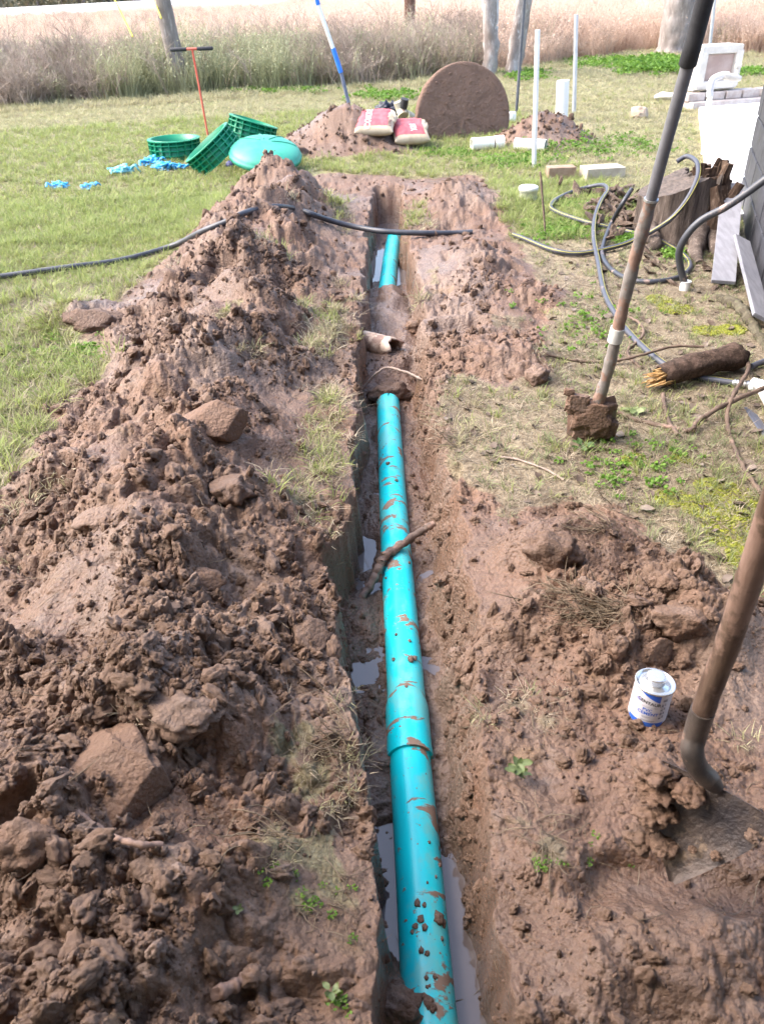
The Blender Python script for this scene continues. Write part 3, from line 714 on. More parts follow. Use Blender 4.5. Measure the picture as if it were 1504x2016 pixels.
mb = MB(); P = spline(chain, 8); mb.tube(P, lambda t: .0205 + .0012 * math.sin(31 * t) + .0009 * math.sin(77 * t) - .001 * t, 20, True, .03); mb.build('socket_shaft', MAT['muddy_shaft'], T, label='shaft caked with brown mud')
mb = MB(); e = [sh(1279, 400, .54), sh(1315, 265, .75), sh(1353, 128, .96)]; mb.tube(e, .0172, 20); mb.build('shaft', MAT['steel_paint'], T)
mb = MB(); mb.tube([sh(1280.5, 395, .548), sh(1281.5, 391, .553)], .0215, 20); mb.build('ferrule', MAT['zinc'], T)
mb = MB(); mb.tube([sh(1209, 672, .195), sh(1216, 645, .225)], .0245, 20); mb.build('collar', pm('white_collar_tape', (.5, .5, .48), (.62, .61, .58), 18, .6, dirt=.35), T)
g1, g2 = sh(1352, 130, .957), sh(1397, -40, 1.2); gd = (g2 - g1) / np.linalg.norm(g2 - g1)
mb = MB(); mb.tube([g1 + gd * k for k in (0, .004, .06, .16, .26, .30, .305)], [.019, .0225, .0225, .022, .023, .023, .017], 22); mb.build('grip', MAT['foam'], T)
# blade: dished sheet, caked with clay
def blade(mb, M, w, l, th=.003, point=.0, dish=.02, nu=14, nv=18):
    for sg, off in ((1, 0), (-1, -th)):
        vs = []; fs = []
        for i in range(nv + 1):
            v = i / nv
            ww = w * (1 - point * max(0, (v - .22) / .78) ** 1.25) * (.86 + .14 * min(1, v * 6) ** .5)
            for j in range(nu + 1):
                u = -1 + 2 * j / nu
                vs.append(M @ Vector((u * ww / 2, dish * (u * u - .4) * (1 - .5 * v) + off - .01 * math.sin(v * 3), -v * l * (1 if point == 0 else 1 - .0 * u * u))))
        for i in range(nv):
            for j in range(nu):
                q = (i * (nu + 1) + j, i * (nu + 1) + j + 1, (i + 1) * (nu + 1) + j + 1, (i + 1) * (nu + 1) + j); fs.append(q if sg > 0 else q[::-1])
        mb.add(vs, fs)
        if sg > 0: A = vs
    k = nu + 1; rim = [j for j in range(k)] + [(i + 1) * k - 1 for i in range(1, nv + 1)] + [nv * k + j for j in range(nu - 1, -1, -1)] + [i * k for i in range(nv - 1, 0, -1)]
    n = len(rim); mb.add([A[i] for i in rim] + [vs[i] for i in rim], [(i, (i + 1) % n, n + (i + 1) % n, n + i) for i in range(n)], False)
tb = sh(1167, 782, .0); M = Matrix.Translation(Vector(tb)) @ Euler((R(6), R(-4), R(-10))).to_matrix().to_4x4()
mb = MB(); blade(mb, M, .175, .28); mb.build('blade', pm('muddy_steel', (.10, .09, .085), (.2, .17, .15), 12, .45, metal=.5, dirt=.7, dscale=12), T)
mb = MB()
mud_spots = [(1164, 822, .088, 1.0), (1192, 842, .05, 1.0), (1135, 795, .05, 1.0), (1150, 850, .05, .9), (1120, 772, .024, .7), (1205, 800, .024, .7)]
for i, (a, b, r, sz) in enumerate(mud_spots):
    mb.blob(sh(a, b, .06), (r, r * .55, r * sz), 5, .26, 2.0, i + 40, Euler((0, R(8), R(-10))).to_matrix(), [(Vector((1, 0, 0)), .78), (Vector((-1, 0, 0)), .78), (Vector((0, 0, 1)), .74), (Vector((0, 0, -1)), .8), (Vector((.1, -1, .15)).normalized(), .7)], .06)
mb.build('clay_cake', MAT['mud'], T, label='thick brown clay stuck on the blade', kind='stuff')

# ------------------------------------------------------------------ round shovel in the foreground
MAT['wood_handle'] = pm('muddy_ash_handle', (.075, .043, .029), (.13, .083, .058), 9, .5, stretch=(6, 6, 1), bump=.35, bscale=30, dirt=.5, dscale=7, r2=.7)
MAT['black_steel'] = pm('black_socket', (.035, .03, .028), (.09, .07, .06), 14, .42, dirt=.45, dscale=15, bump=.4)
def cp(px, py, d):                       # at camera distance d
    v = ray(px, py); return CAM + v * d
hp = [cp(1372, 1430, 1.29), cp(1385, 1395, 1.265), cp(1400, 1350, 1.235), cp(1431, 1270, 1.17), cp(1471, 1150, 1.08), cp(1522, 1000, .98), cp(1600, 780, .86)]
T = thing('round_shovel', 'round-point shovel with muddy wooden handle leaning over the wet clay', 'shovel', GT(1400, 1660))
mb = MB(); P = spline(hp, 8); mb.tube(P, lambda t: .0182 + .0008 * t + .0004 * math.sin(40 * t), 22, True, .015); mb.build('handle', MAT['wood_handle'], T, label='mud-smeared wooden handle')
sp = [cp(1383, 1398, 1.266), cp(1368, 1445, 1.30), cp(1362, 1480, 1.305), cp(1374, 1512, 1.315), cp(1396, 1534, 1.322), cp(1412, 1552, 1.325)]
mb = MB(); P = spline(sp, 8); mb.tube(P, lambda t: .0198 - .002 * t - .006 * max(0, t - .8) * 5, 20, True, .02); mb.build('socket', MAT['black_steel'], T)
# blade frame: from measured corners
c0 = cp(1402, 1546, 1.325); tip = cp(1322, 1738, 1.352); rs = cp(1472, 1560, 1.295)
ax = Vector(tip - c0); Ln = ax.length; ax.normalize(); side = Vector(rs - c0); side = (side - ax * side.dot(ax)).normalized(); nr = ax.cross(side).normalized()
if nr.z < 0: nr = -nr
Mb = Matrix((side, nr, -ax)).transposed().to_4x4(); Mb.translation = Vector(c0)
mb = MB(); blade(mb, Mb, .20, Ln, .004, .95, .012, 18, 26)
mb.build('blade', pm('mud_smeared_blade', (.035, .03, .034), (.10, .075, .065), 14, .4, metal=.3, dirt=.50, dscale=10, bump=.8, bdist=.006, dirtc=(.21, .15, .105)), T)
mb = MB()
for i, (u, v, r, h) in enumerate([(-.08, .05, .038, .002), (-.07, .10, .034, .002), (-.05, .085, .024, .002), (-.075, .15, .03, .0), (-.03, .03, .03, .006), (.085, .045, .014, .002), (-.035, .14, .026, .0), (-.09, .02, .04, .006), (.045, .11, .01, 0), (.01, .12, .008, 0)]):
    q = Vector(c0) + side * u + ax * v + nr * h; mb.blob(q, (r, r, r * .5), 4, .4, 2, i + 80, None, (), .1)
mb.build('clay_cake', MAT['mud'], T, label='wet clay heaped on the blade', kind='stuff')

# ------------------------------------------------------------------ can of PVC cement
pc = GT(1272, 1405); dcan = -((MR.T @ (pc - CAM))[2]); CRd = 36.0 * dcan / FPX; CH = .100
Tm = Matrix.Translation(Vector(pc) + Vector((0, 0, .0))) @ Euler((R(-3), R(3), 0)).to_matrix().to_4x4()
T = thing('cement_can', 'white and blue tin of pipe cement with screw cap standing on mud', 'can', pc)
MAT['can_white'] = pm('white_can_print', (.56, .55, .60), (.62, .61, .66), 5, .35, bump=0)
MAT['tin'] = pm('bright_tinplate', (.6, .61, .62), (.68, .68, .68), 9, .24, metal=.75, bump=.05)
MAT['blue_print'] = pm('blue_can_print', (.02, .10, .50), (.03, .13, .56), 8, .38, bump=0)
MAT['black_print'] = pm('black_can_print', (.02, .02, .03), (.04, .04, .05), 9, .4, bump=0)
MAT['grey_print'] = pm('grey_can_print', (.18, .18, .22), (.3, .3, .34), 90, .4, bump=0)
mb = MB(); mb.lathe([(0, .0), (CRd * .985, 0), (CRd, .003), (CRd, CH - .003)], 56, Tm); mb.build('can_body', MAT['can_white'], T)
mb = MB(); mb.lathe([(CRd, CH - .003), (CRd + .0022, CH - .002), (CRd + .0024, CH + .001), (CRd + .0008, CH + .0028), (CRd - .0022, CH + .002), (CRd - .003, CH - .0035), (CRd * .72, CH - .0035), (CRd * .70, CH - .0015), (CRd * .56, CH - .0012), (CRd * .53, CH + .002), (CRd * .49, CH + .003)], 56, Tm)
lid = mb.build('tin_rim', MAT['tin'], T)
mb = MB(); rc = CRd * .475; mb.lathe([(rc, CH), (rc + .0015, CH + .002), (rc, CH + .0045), (rc + .0015, CH + .007), (rc - .0003, CH + .0095), (rc + .0018, CH + .012), (rc + .0018, CH + .0185), (rc + .0004, CH + .0205), (rc - .003, CH + .021), (0, CH + .0208)], 48, Tm); mb.build('screw_cap', MAT['tin'], T)
def wrap(vs, a0, z0, rad=CRd + .0004): # print wrapped round the can: a0 in radians at the middle, front = -Y
    return [Tm @ Vector((rad * math.sin(a0 + x / CRd), -rad * math.cos(a0 + x / CRd), z0 + y)) for x, y, *_ in vs]
def patch(mb, fa, n=18, rad=CRd + .0003): # fa(u)->(angle, zlow, zhigh)
    vs = []; 
    for i in range(n + 1):
        a, z0, z1 = fa(i / n); vs += [Tm @ Vector((rad * math.sin(a), -rad * math.cos(a), z)) for z in (z0, z1)]
    mb.add(vs, [(2 * i, 2 * i + 2, 2 * i + 3, 2 * i + 1) for i in range(n)])
mb = MB(); patch(mb, lambda u: (-1.0 + 1.05 * u, CH - .0046 - .0205 * u, CH - .0042)); mb.build('blue_wedge', MAT['blue_print'], T, label='blue wedge printed below the rim')
mb = MB(); patch(mb, lambda u: (-1.5 + 2.05 * u, .0012, .0135)); mb.build('blue_band', MAT['blue_print'], T, label='blue band printed along the foot')
def lettering(body, size, a0, z0, mat, shear=0, slope=0.0, spacing=1.0, bold=0.0):
    vs, fs = text_mesh(body, size, 'CENTER', shear, spacing, bold); vs = [(x, y + slope * x, 0) for x, y, _ in vs]
    mb = MB(); mb.add(wrap(vs, a0, z0), fs, False); return mb.build('lettering', mat, T)
lettering('CENTAUR', .0118, -.50, .0705, MAT['black_print'], .0, -.10, 1.0, .0003)
lettering('SOLVENT CEMENT', .0042, -.40, .0585, MAT['grey_print'], 0, 0, 1.1)
lettering('PVC', .0115, -.50, .0495, MAT['blue_print'], 0, 0, 1.05, .00028)
lettering('CEMENT', .0118, -.44, .0390, MAT['blue_print'], 0, 0, 1.05, .00028)
mb = MB()
for z, a, b in ((.029, -.72, -.25), (.0265, -.72, -.35), (.019, -.75, .0), (.0165, -.75, -.1)):
    patch(mb, lambda u: (a + (b - a) * u, z, z + .0011))
mb.build('small_print', MAT['grey_print'], T)
mb = MB(); patch(mb, lambda u: (.20 + .26 * u, .078, .0855), 8)
for k in range(4):
    z = .066 - k * .0125; patch(mb, lambda u: (.17 + .13 * u, z - .003, z + .004 - .0012 * (k % 2)), 6); patch(mb, lambda u: (.35 + .10 * u, z, z + .0045), 6); patch(mb, lambda u: (.17 + .26 * u, z + .0062, z + .0072), 6)
mb.build('pictograms', MAT['grey_print'], T, label='column of small dark pictograms')
mb = MB(); patch(mb, lambda u: (-1.25 + .28 * u, .066, .0745), 6); mb.build('emblem', pm('pale_violet_print', (.3, .3, .55), None, 9, .4, bump=0), T)

# ------------------------------------------------------------------ black poly pipe and hoses
MAT['poly'] = pm('black_poly_pipe', (.03, .032, .04), (.055, .056, .065), 12, .42, dirt=.16, dscale=5, bump=.1)
def hose_mat(name, stripe=True, base=(.05, .052, .066)):
    n = NT(name); c = n.mix(n.noise(12, 4), base, tuple(x * 1.3 for x in base)); d = n.ramp(n.noise(9, 5, .65, w=5.0), .60, .68, 0, .8)
    c = n.mix(d, c, (.3, .21, .17)); return n.fin(c, .42, 0, None, .5)
MAT['hose'] = hose_mat('grey_hose'); MAT['hose_dark'] = hose_mat('dark_grey_hose', base=(.03, .032, .04)); MAT['stripe'] = pm('yellow_stripe', (.30, .28, .05), (.36, .33, .08), 9, .5, dirt=.3, bump=0)
def lay(pts, up=.012): return [GT(a, b, up + (c[0] if c else 0)) for a, b, *c in pts]
pl = lay([(-160, 566), (0, 545, ), (130, 527), (240, 512), (340, 484), (400, 455), (445, 437), (480, 420)], .03) + [GT(520, 409, .012), GT(552, 407, .008), GT(585, 412, .02), GT(615, 422, .03), GT(650, 434, .04), G(700, 447, .06), G(760, 456, .05), G(830, 459, .04)] + lay([(890, 459), (930, 457)], .01)
P = spline(pl, 9); mb = MB(); mb.tube(P, .018, 14); mb.build('water_pipe', MAT['poly'], None, P[0], label='black plastic water pipe crossing lawn, spoil bank and open trench', category='pipe')
def hose(name, label, pts, r=.0145, stripe=None, mat=None, group=None):
    P = spline(pts, 10); T = thing(name, label, 'hose', P[0], group)
    mb = MB(); mb.tube(P, r, 14); mb.build('tube', mat or MAT['hose'], T)
    if stripe is not None:
        m = len(P); Q = []
        for i in range(m):
            t = P[min(i + 1, m - 1)] - P[max(i - 1, 0)]; t /= np.linalg.norm(t)
            s_ = np.cross(t, (0, 0, 1)); s_ /= (np.linalg.norm(s_) + 1e-9); u_ = np.cross(s_, t)
            Q.append(P[i] + r * .9 * (s_ * math.cos(stripe) + u_ * math.sin(stripe)))
        mb = MB(); mb.tube(Q, r * .22, 6); mb.build('stripe', MAT['stripe'], T)
    return T
ST = G(1342, 478); SX, SY = ST[0], ST[1] + .22              # stump foot
hose('hose', 'grey hose looping up over the cut top of the stump', lay([(1010, 462), (1032, 470), (1084, 491), (1130, 499), (1175, 494)], .022) + [GT(1224, 482, .03), GT(1250, 471, .05), G(1286, 454, .11), G(1321, 430, .19), G(1352, 392, .29), G(1372, 350, .39), G(1371, 320, .45), G(1352, 308, .46), G(1332, 318, .43)], stripe=.6)
hose('hose', 'grey yellow-striped hose wound in a flat loop left of the stump', [GT(1349, 538, .014), GT(1358, 524, .014), GT(1349, 506, .014), GT(1321, 486, .014), GT(1283, 468, .02), GT(1220, 452, .03)] + lay([(1165, 440), (1140, 433), (1105, 421), (1084, 409), (1091, 395), (1119, 380)], .045) + [GT(1154, 369, .06), GT(1185, 364, .1), GT(1195, 374, .1), GT(1182, 396, .09), GT(1170, 430, .06), GT(1168, 468, .045), GT(1177, 517, .014)] +
     lay([(1189, 577), (1213, 622), (1237, 655), (1274, 692), (1311, 720), (1345, 735), (1382, 745), (1441, 754)], .014), stripe=2.3)
hose('hose', 'dark grey hose curving round under the stump towards the spade', [G(1243, 372, .28), G(1224, 402, .2), GT(1203, 440, .06), GT(1189, 475, .03)] + lay([(1185, 503), (1203, 531), (1238, 550), (1276, 555), (1311, 552), (1338, 545)], .014), mat=MAT['hose_dark'])
fb = GT(1346, 571)
T = hose('riser_hose', 'thick grey hose rising in an arch from a white ground fitting', [fb + (0, 0, .02), PY(1344, 548, fb[1]), PY(1338, 522, fb[1]), PY(1337, 492, fb[1] - .01), PY(1353, 461, fb[1] - .03), PY(1381, 433, fb[1] - .05), PY(1426, 409, fb[1] - .08), PY(1468, 381, fb[1] - .12), PY(1510, 350, fb[1] - .16), PY(1580, 300, fb[1] - .2)], .019, None, hose_mat('thick_grey_hose', base=(.042, .044, .052)))
MAT['pvc'] = pm('white_pvc', (.78, .76, .68), (.84, .82, .76), 6, .4, dirt=.12, bump=.05); MAT['pvc_clean'] = pm('clean_white_pvc', (.72, .72, .70), (.8, .8, .78), 6, .35, dirt=.1, bump=.05)
mb = MB(); mb.tube([fb + (0, 0, -.02), fb + (0, 0, .045)], .027, 20); mb.tube([fb + (0, 0, .045), fb + (0, 0, .05)], .030, 20); mb.build('fitting', MAT['pvc_clean'], T)
# barbed coupling and white elbow
ca, cb_ = GT(1441, 754, .016), GT(1480, 758, .02); ce = GT(1500, 762, .024); cf = GT(1530, 815, .024)
T = thing('pipe_elbow', 'white elbow fitting with ribbed metal coupling at the wall foot', 'pipe fitting', ce)
mb = MB(); mb.tube([ca, cb_], .013, 14); [mb.tube([ca + (cb_ - ca) * t, ca + (cb_ - ca) * (t + .08)], .0165, 14) for t in (.08, .22, .36, .6, .74, .88)]; mb.build('coupling', MAT['zinc'], T)
mb = MB(); mb.tube(spline([cb_, ce, ce + (cf - ce) * .3, cf, cf + (cf - ce)], 6), .027, 18); mb.tube([cb_, cb_ + (ce - cb_) * .45], .031, 18); mb.build('elbow', MAT['pvc_clean'], T)
mb = MB(); P = [GT(1478, 722, .02), GT(1508, 710, .025), GT(1560, 690, .03)]; mb.tube(P, .014, 12); mb.build('pipe_offcut', MAT['hose'], None, P[0], label='short pale grey pipe end poking in beside the log', category='pipe')
mb = MB(); P = spline([GT(1467, 802, .006), GT(1482, 818, .006), GT(1506, 852, .006), GT(1550, 900, .006)], 6); mb.tube(P, lambda t: .006 + .012 * min(1, t * 3), 8, True, 0, False, .25); mb.build('plastic_strip', MAT['hose'], None, P[0], label='grey flat plastic strip lying in the litter', category='strip')

# ------------------------------------------------------------------ stump, boards, log, roots
def bark_mat(name, a, b, c, sc_=9, st=(1, 1, .18)):
    n = NT(name); f = n.noise(sc_, 6, .7, st); col = n.mix(n.ramp(f, .35, .65), a, b); col = n.mix(n.ramp(n.noise(sc_ * 4, 5, .7, st), .55, .75), col, c)
    return n.fin(col, .9, 0, n.bump(n.noise(sc_ * 3, 6, .7, st), .9, .02), .2)
MAT['stump'] = bark_mat('weathered_stump_wood', (.058, .044, .036), (.14, .11, .092), (.24, .20, .175), 12); MAT['rot'] = bark_mat('rotten_wood', (.05, .03, .02), (.15, .10, .07), (.27, .20, .15), 14, (1, 1, .3))
MAT['cut'] = pm('grey_cut_wood', (.05, .038, .031), (.105, .08, .066), 16, .85, stretch=(3, 1, 1), bump=.4, bscale=40)
T = thing('tree_stump', 'weathered tree stump with sloping saw cut and rotten splintered back', 'stump', (SX, SY, 0))
def cutz(x, y): return .33 + .42 * (x + .02) - .05 * y       # sloping saw cut, rising to the right
nn = 72; nl = 26; vs = []; fs = []
for i in range(nl + 1):
    t = i / nl
    for j in range(nn):
        th = 2 * math.pi * j / nn; dx, dy = math.cos(th), math.sin(th); d = Vector((dx, dy, 0))
        r = .245 * (1 + .10 * mnoise.noise(d * 1.6 + Vector((3, 0, t * .5))) + .05 * mnoise.noise(d * 5 + Vector((0, 5, t))) + .05 * mnoise.noise(d * 13 + Vector((0, 5, t * .7))) + .025 * mnoise.noise(d * 30 + Vector((0, 5, t * 3)))) * (1 + .40 * (1 - t) ** 3 * (.6 + .6 * mnoise.noise(d * 2.2 + Vector((9, 9, 0)))))
        ztop = min(.62, cutz(dx * r, dy * r)) if dx < .45 else .34 + .18 * mnoise.noise(Vector((th * 6, 2, 0))) + .07 * mnoise.noise(Vector((th * 21, 2, 0)))
        if dx >= .45: r *= 1.05
        vs.append((SX + dx * r, SY + dy * r, -.06 + t * (ztop + .06)))
for i in range(nl):
    for j in range(nn): fs.append((i * nn + j, i * nn + (j + 1) % nn, (i + 1) * nn + (j + 1) % nn, (i + 1) * nn + j))
mb = MB(); mb.add(vs, fs); mb.build('trunk_base', MAT['stump'], T)
ring = vs[-nn:]; mb = MB(); prev = ring; k = 5
for q in range(1, k + 1):
    f = 1 - q / k; cur = []
    for (x, y, z) in ring:
        X, Y = SX + (x - SX) * f, SY + (y - SY) * f
        zz = min(.62, cutz(X - SX, Y - SY)) if (X - SX) < .09 else .30 + .10 * mnoise.noise(Vector((X * 40, Y * 40, 0)))
        cur.append((X, Y, zz + .006 * mnoise.noise(Vector((X * 60, Y * 20, 0)))))
    mb.add(prev + cur, [(j, (j + 1) % nn, nn + (j + 1) % nn, nn + j) for j in range(nn)], False); prev = cur
mb.build('saw_cut', MAT['cut'], T, label='grey sloping sawn face')
mb = MB(); r_ = random.Random(4)
for i in range(130):
    th = r_.uniform(-1.4, 1.5); rad = r_.uniform(.08, .30); x, y = SX + rad * math.cos(th) + .04, SY + rad * math.sin(th); h = r_.uniform(.14, .50) * (1 - .3 * abs(th) / 1.3)
    w = r_.uniform(.015, .05); q = [(x, y, -.02), (x + r_.gauss(0, .015), y + r_.gauss(0, .015), h * .6), (x + r_.gauss(.01, .03), y + r_.gauss(0, .03), h)]
    mb.tube(q, [w * 1.2, w, w * .6], 7, True, .7, False, .5)
mb.build('splinters', MAT['rot'], T, kind='stuff', label='splintered rotten wood at the back')
for (pts, r0, lab) in [([(SX - .2, SY - .15, .08), GT(1290, 485, .02), GT(1262, 490, .0)], .05, 0), ([(SX + .1, SY - .22, .08), GT(1368, 500, .02), GT(1376, 520, .0)], .06, 0), ([(SX + .2, SY - .1, .08), GT(1412, 500, .02), GT(1422, 525, -.01)], .05, 0)]:
    mb = MB(); mb.tube(spline(pts, 6), lambda t: r0 * (1 - .55 * t), 10, True, .25); mb.build('root', MAT['stump'], T)
# loose bark and rotten wood left of the stump
mb = MB()
for i in range(150):
    px = random.gauss(1215, 38); py = random.gauss(425, 26) + (px - 1215) * .25
    p = GT(px, py); s = random.uniform(.02, .085); e = Euler((random.gauss(0, .5), random.gauss(0, .5), random.uniform(0, 6.3))).to_matrix()
    mb.blob(p + (0, 0, random.uniform(.0, .07)), (s * 1.5, s * .6, s * .28), 2, .5, 1.5, i, e, planes(i, 2, .4, .7), .1, False)
for i in range(60):
    px = random.gauss(1330, 60); py = random.gauss(520, 22); p = GT(px, py); s = random.uniform(.012, .04); e = Euler((random.gauss(0, .4), random.gauss(0, .4), random.uniform(0, 6.3))).to_matrix()
    mb.blob(p + (0, 0, .008), (s * 1.5, s * .6, s * .25), 2, .5, 1.5, i, e, planes(i, 2, .4, .7), .1, False)
mb.build('bark_debris', bark_mat('loose_bark', (.075, .052, .038), (.17, .125, .097), (.26, .21, .17), 18, (1, 1, 1)), None, None, kind='stuff', label='rotten bark and wood chips heaped left of the stump', category='debris')
def slab(name, label, a, b, w, th, mat, cat, side=None):
    a = np.array(a); b = np.array(b); d = (b - a); L = np.linalg.norm(d); d /= L
    s_ = np.array(side if side is not None else np.cross(d, (0, 0, 1))); s_ = s_ - d * np.dot(s_, d); s_ /= np.linalg.norm(s_); u_ = np.cross(s_, d)
    M = Matrix((Vector(s_), Vector(d), Vector(u_))).transposed().to_4x4(); M.translation = Vector((a + b) / 2)
    mb = MB(); mb.box((0, 0, 0), (w, L, th), M, .003); return mb.build(name, mat, None, a, label=label, category=cat)
MAT['greyboard'] = pm('weathered_grey_board', (.15, .15, .168), (.20, .20, .222), 7, .7, stretch=(5, .6, 5), bump=.4, bscale=20, dirt=.16)
slab('board', 'weathered grey board propped between stump and block wall', GT(1423, 556, .03), G(1441, 362, .30), .125, .022, MAT['greyboard'], 'board')
slab('board', 'narrow grey board lying on edge along the wall foot', G(1459, 470, .16), GT(1500, 628, .05), .10, .02, MAT['greyboard'], 'board', (.7, -.2, -.35))
la, lb = GT(1296, 742, .055), GT(1452, 702, .06)
n = 26; m = 22; vs = []; fs = []; d = (lb - la); Ld = np.linalg.norm(d); d /= Ld; s_ = np.cross(d, (0, 0, 1)); s_ /= np.linalg.norm(s_); u_ = np.cross(s_, d)
for i in range(m + 1):
    t = i / m
    for j in range(n):
        th = 2 * math.pi * j / n; q = Vector((math.cos(th), math.sin(th), t * 3)); r = .05 * (1 + .14 * mnoise.noise(q * 1.7) + .10 * mnoise.noise(q * 6)) * (1 + .18 * math.exp(-((t - .93) / .1) ** 2)) * (1 - .12 * math.exp(-(t / .1) ** 2))
        e = .05 * mnoise.noise(Vector((math.cos(th) * 2, math.sin(th) * 2, 7))) if i in (0, m) else 0
        vs.append(la + d * (t * Ld + e) + r * (s_ * math.cos(th) + u_ * math.sin(th)) + u_ * .012 * math.sin(t * 3))
for i in range(m):
    for j in range(n): fs.append((i * n + j, i * n + (j + 1) % n, (i + 1) * n + (j + 1) % n, (i + 1) * n + j))
fs.append(tuple(range(m * n, m * n + n)))
T = thing('broken_log', 'dark mossy broken log with splintered orange end on the yard', 'log', la)
mb = MB(); mb.add(vs, fs); mb.build('log_body', bark_mat('dark_log_bark', (.045, .03, .022), (.13, .085, .065), (.2, .14, .11), 22, (1, 1, 1)), T)
mb = MB()
for i in range(34):
    a_ = random.uniform(0, 6.28); r = random.uniform(0, .04); q = la + r * (s_ * math.cos(a_) + u_ * math.sin(a_)) + d * .05
    mb.tube([q, q - d * random.uniform(.05, .12) + np.array([random.gauss(0, .008) for _ in range(3)])], [.009, .0015], 5, True, .3, False)
mb.build('splintered_end', pm('raw_orange_wood', (.38, .22, .08), (.55, .38, .18), 30, .8, bump=.3), T, label='raw splintered orange wood')
rt = lambda *q: [GT(a, b, (c[0] if c else .006)) for a, b, *c in q]
stick('root', 'brown root snaking from the planted spade past the white elbow', rt((1215, 812, .02), (1256, 828), (1318, 842), (1345, 848), (1362, 845, .02), (1376, 828, .03), (1425, 797, .05), (1504, 763, .07), (1560, 740, .08)), lambda t: .0095, MAT['root'])
stick('root', 'long brown root dropping from the log down to the wooden handle', rt((1470, 712, .05), (1472, 730, .05), (1460, 750, .06), (1441, 782, .06), (1431, 815, .03), (1434, 850), (1450, 895), (1475, 940), (1510, 985), (1560, 1040)), lambda t: .0085, MAT['root'])
stick('root', 'short root hanging from the splintered end of the log', rt((1305, 775, .03), (1308, 800, .02), (1316, 830), (1333, 856)), lambda t: .009, MAT['root'])
stick('root', 'thin root stretched behind the planted spade towards the log', rt((1060, 648, .01), (1068, 690), (1110, 706), (1165, 712), (1213, 710, .02), (1270, 697, .04), (1325, 682, .05), (1385, 682, .06)), lambda t: .006, MAT['root'])
stick('root', 'small hooked root beside the yellow-striped hose', rt((1236, 623, .02), (1258, 636, .03), (1266, 655, .03), (1255, 672, .02), (1236, 688), (1240, 705), (1262, 725)), lambda t: .007, MAT['root'])
stick('root', 'mossy grey root running along the foot of the wall', rt((1418, 590, .0), (1445, 598, .02), (1470, 622, .02), (1490, 660, .0), (1515, 700, -.01)), lambda t: .03 - .008 * t, bark_mat('mossy_root', (.07, .057, .04), (.13, .115, .08), (.11, .13, .05), 14, (1, 1, 1)), n=12)
stick('twig', 'dry twig lying on the lawn edge by the trench', rt((985, 900), (1020, 905), (1075, 925), (1110, 945)), lambda t: .004, MAT['grey_root'], 'twig')
stick('twig', 'pale twig half buried below the large cut slab', rt((150, 1598, .02), (210, 1640, .03), (260, 1660, .03), (320, 1665, .02)), lambda t: .006, MAT['muddy_root'], 'twig')
stick('stick', 'stubby muddy stick on the trampled mud near the picture foot', rt((425, 1958, .012), (470, 1935, .012), (498, 1915, .01)), lambda t: .012 - .003 * t, MAT['muddy_root'], 'stick')
stick('rebar_stake', 'thin rusty stake standing in the clover patch', [GT(1073, 462), PY(1071, 430, GT(1073, 462)[1]), PY(1063, 338, GT(1073, 462)[1])], lambda t: .007, pm('rust', (.13, .09, .07), (.24, .17, .13), 30, .85), 'stake', n=8)

# ------------------------------------------------------------------ block wall at the edge, slab kerb, box, standpipe
wa = G(1450, 402); wb = G(1497, 580); wd = (wb - wa); wd /= np.linalg.norm(wd); wn_ = np.array((wd[1], -wd[0], 0)); wn_ = wn_ if wn_[0] > 0 else -wn_
T = thing('block_wall', 'low wall of grey painted blocks closing the yard', 'wall', wa)
MAT['block'] = pm('grey_painted_block', (.024, .025, .032), (.045, .046, .056), 5, .45, bump=.4, bscale=45, dirt=.1, r2=.7); MAT['mortar'] = pm('pale_mortar', (.08, .08, .09), (.12, .12, .13), 20, .8)
BL, BH, BT = .40, .20, .15
WL = 4.4; courses = 6
Mw = Matrix((Vector(wd), Vector(wn_), Vector((0, 0, 1)))).transposed().to_4x4(); Mw.translation = Vector(wa)
mb = MB(); mb.box((WL / 2, BT / 2 + .012, courses * BH / 2 - .1), (WL - .02, BT - .02, courses * BH + .18), Mw); mb.build('mortar_core', MAT['mortar'], T)
mb0 = MB(); mb0.box((0, 0, 0), (BL - .012, BT, BH - .012), None, .006); bme = mb0.mesh('block'); bme.materials.append(MAT['block'])
for c in range(courses):
    x = (0 if c % 2 == 0 else -BL / 2) + BL / 2
    while x < WL:
        o = bpy.data.objects.new('block', bme); COL.objects.link(o); o.parent = T
        L2 = Mw.to_3x3().to_4x4(); L2.translation = Mw.to_3x3() @ Vector((max(x, BL / 4) if x < BL / 4 + .01 else x, BT / 2 + random.gauss(0, .002), c * BH + BH / 2 - .0))
        if x < BL / 4: L2 = L2 @ Matrix.Diagonal((.5, 1, 1, 1))
        o.matrix_local = L2; x += BL
kb = G(1362, 214)
T = thing('block_footing', 'row of pale bricks on a low ledge under the white box', 'footing', G(1420, 214))
MAT['palebrick'] = pm('pale_old_brick', (.36, .30, .27), (.48, .43, .40), 9, .85, bump=.4, dirt=.12)
ka = G(1362, 220); kx = G(1520, 208); kd = (kx - ka); KL = np.linalg.norm(kd); kd /= KL; kn = np.array((-kd[1], kd[0], 0))
Mk = Matrix((Vector(kd), Vector(kn), Vector((0, 0, 1)))).transposed().to_4x4(); Mk.translation = Vector(ka)
mb = MB(); mb.box((KL / 2, .25, .05), (KL, .5, .10), Mk, .006); mb.build('ledge', MAT['palebrick'], T)
for i, (x, w) in enumerate([(.0, .24), (.28, .25), (.56, .22), (.81, .24), (1.1, .2)]):
    mb = MB(); mb.box((x + w / 2 - .02, .2, .148), (w, .2, .09), Mk, .006); mb.build('brick', MAT['palebrick'], T)
bx = Mk @ Vector((.40, .25, .195)); MX = Mk.to_3x3().to_4x4(); MX.translation = bx
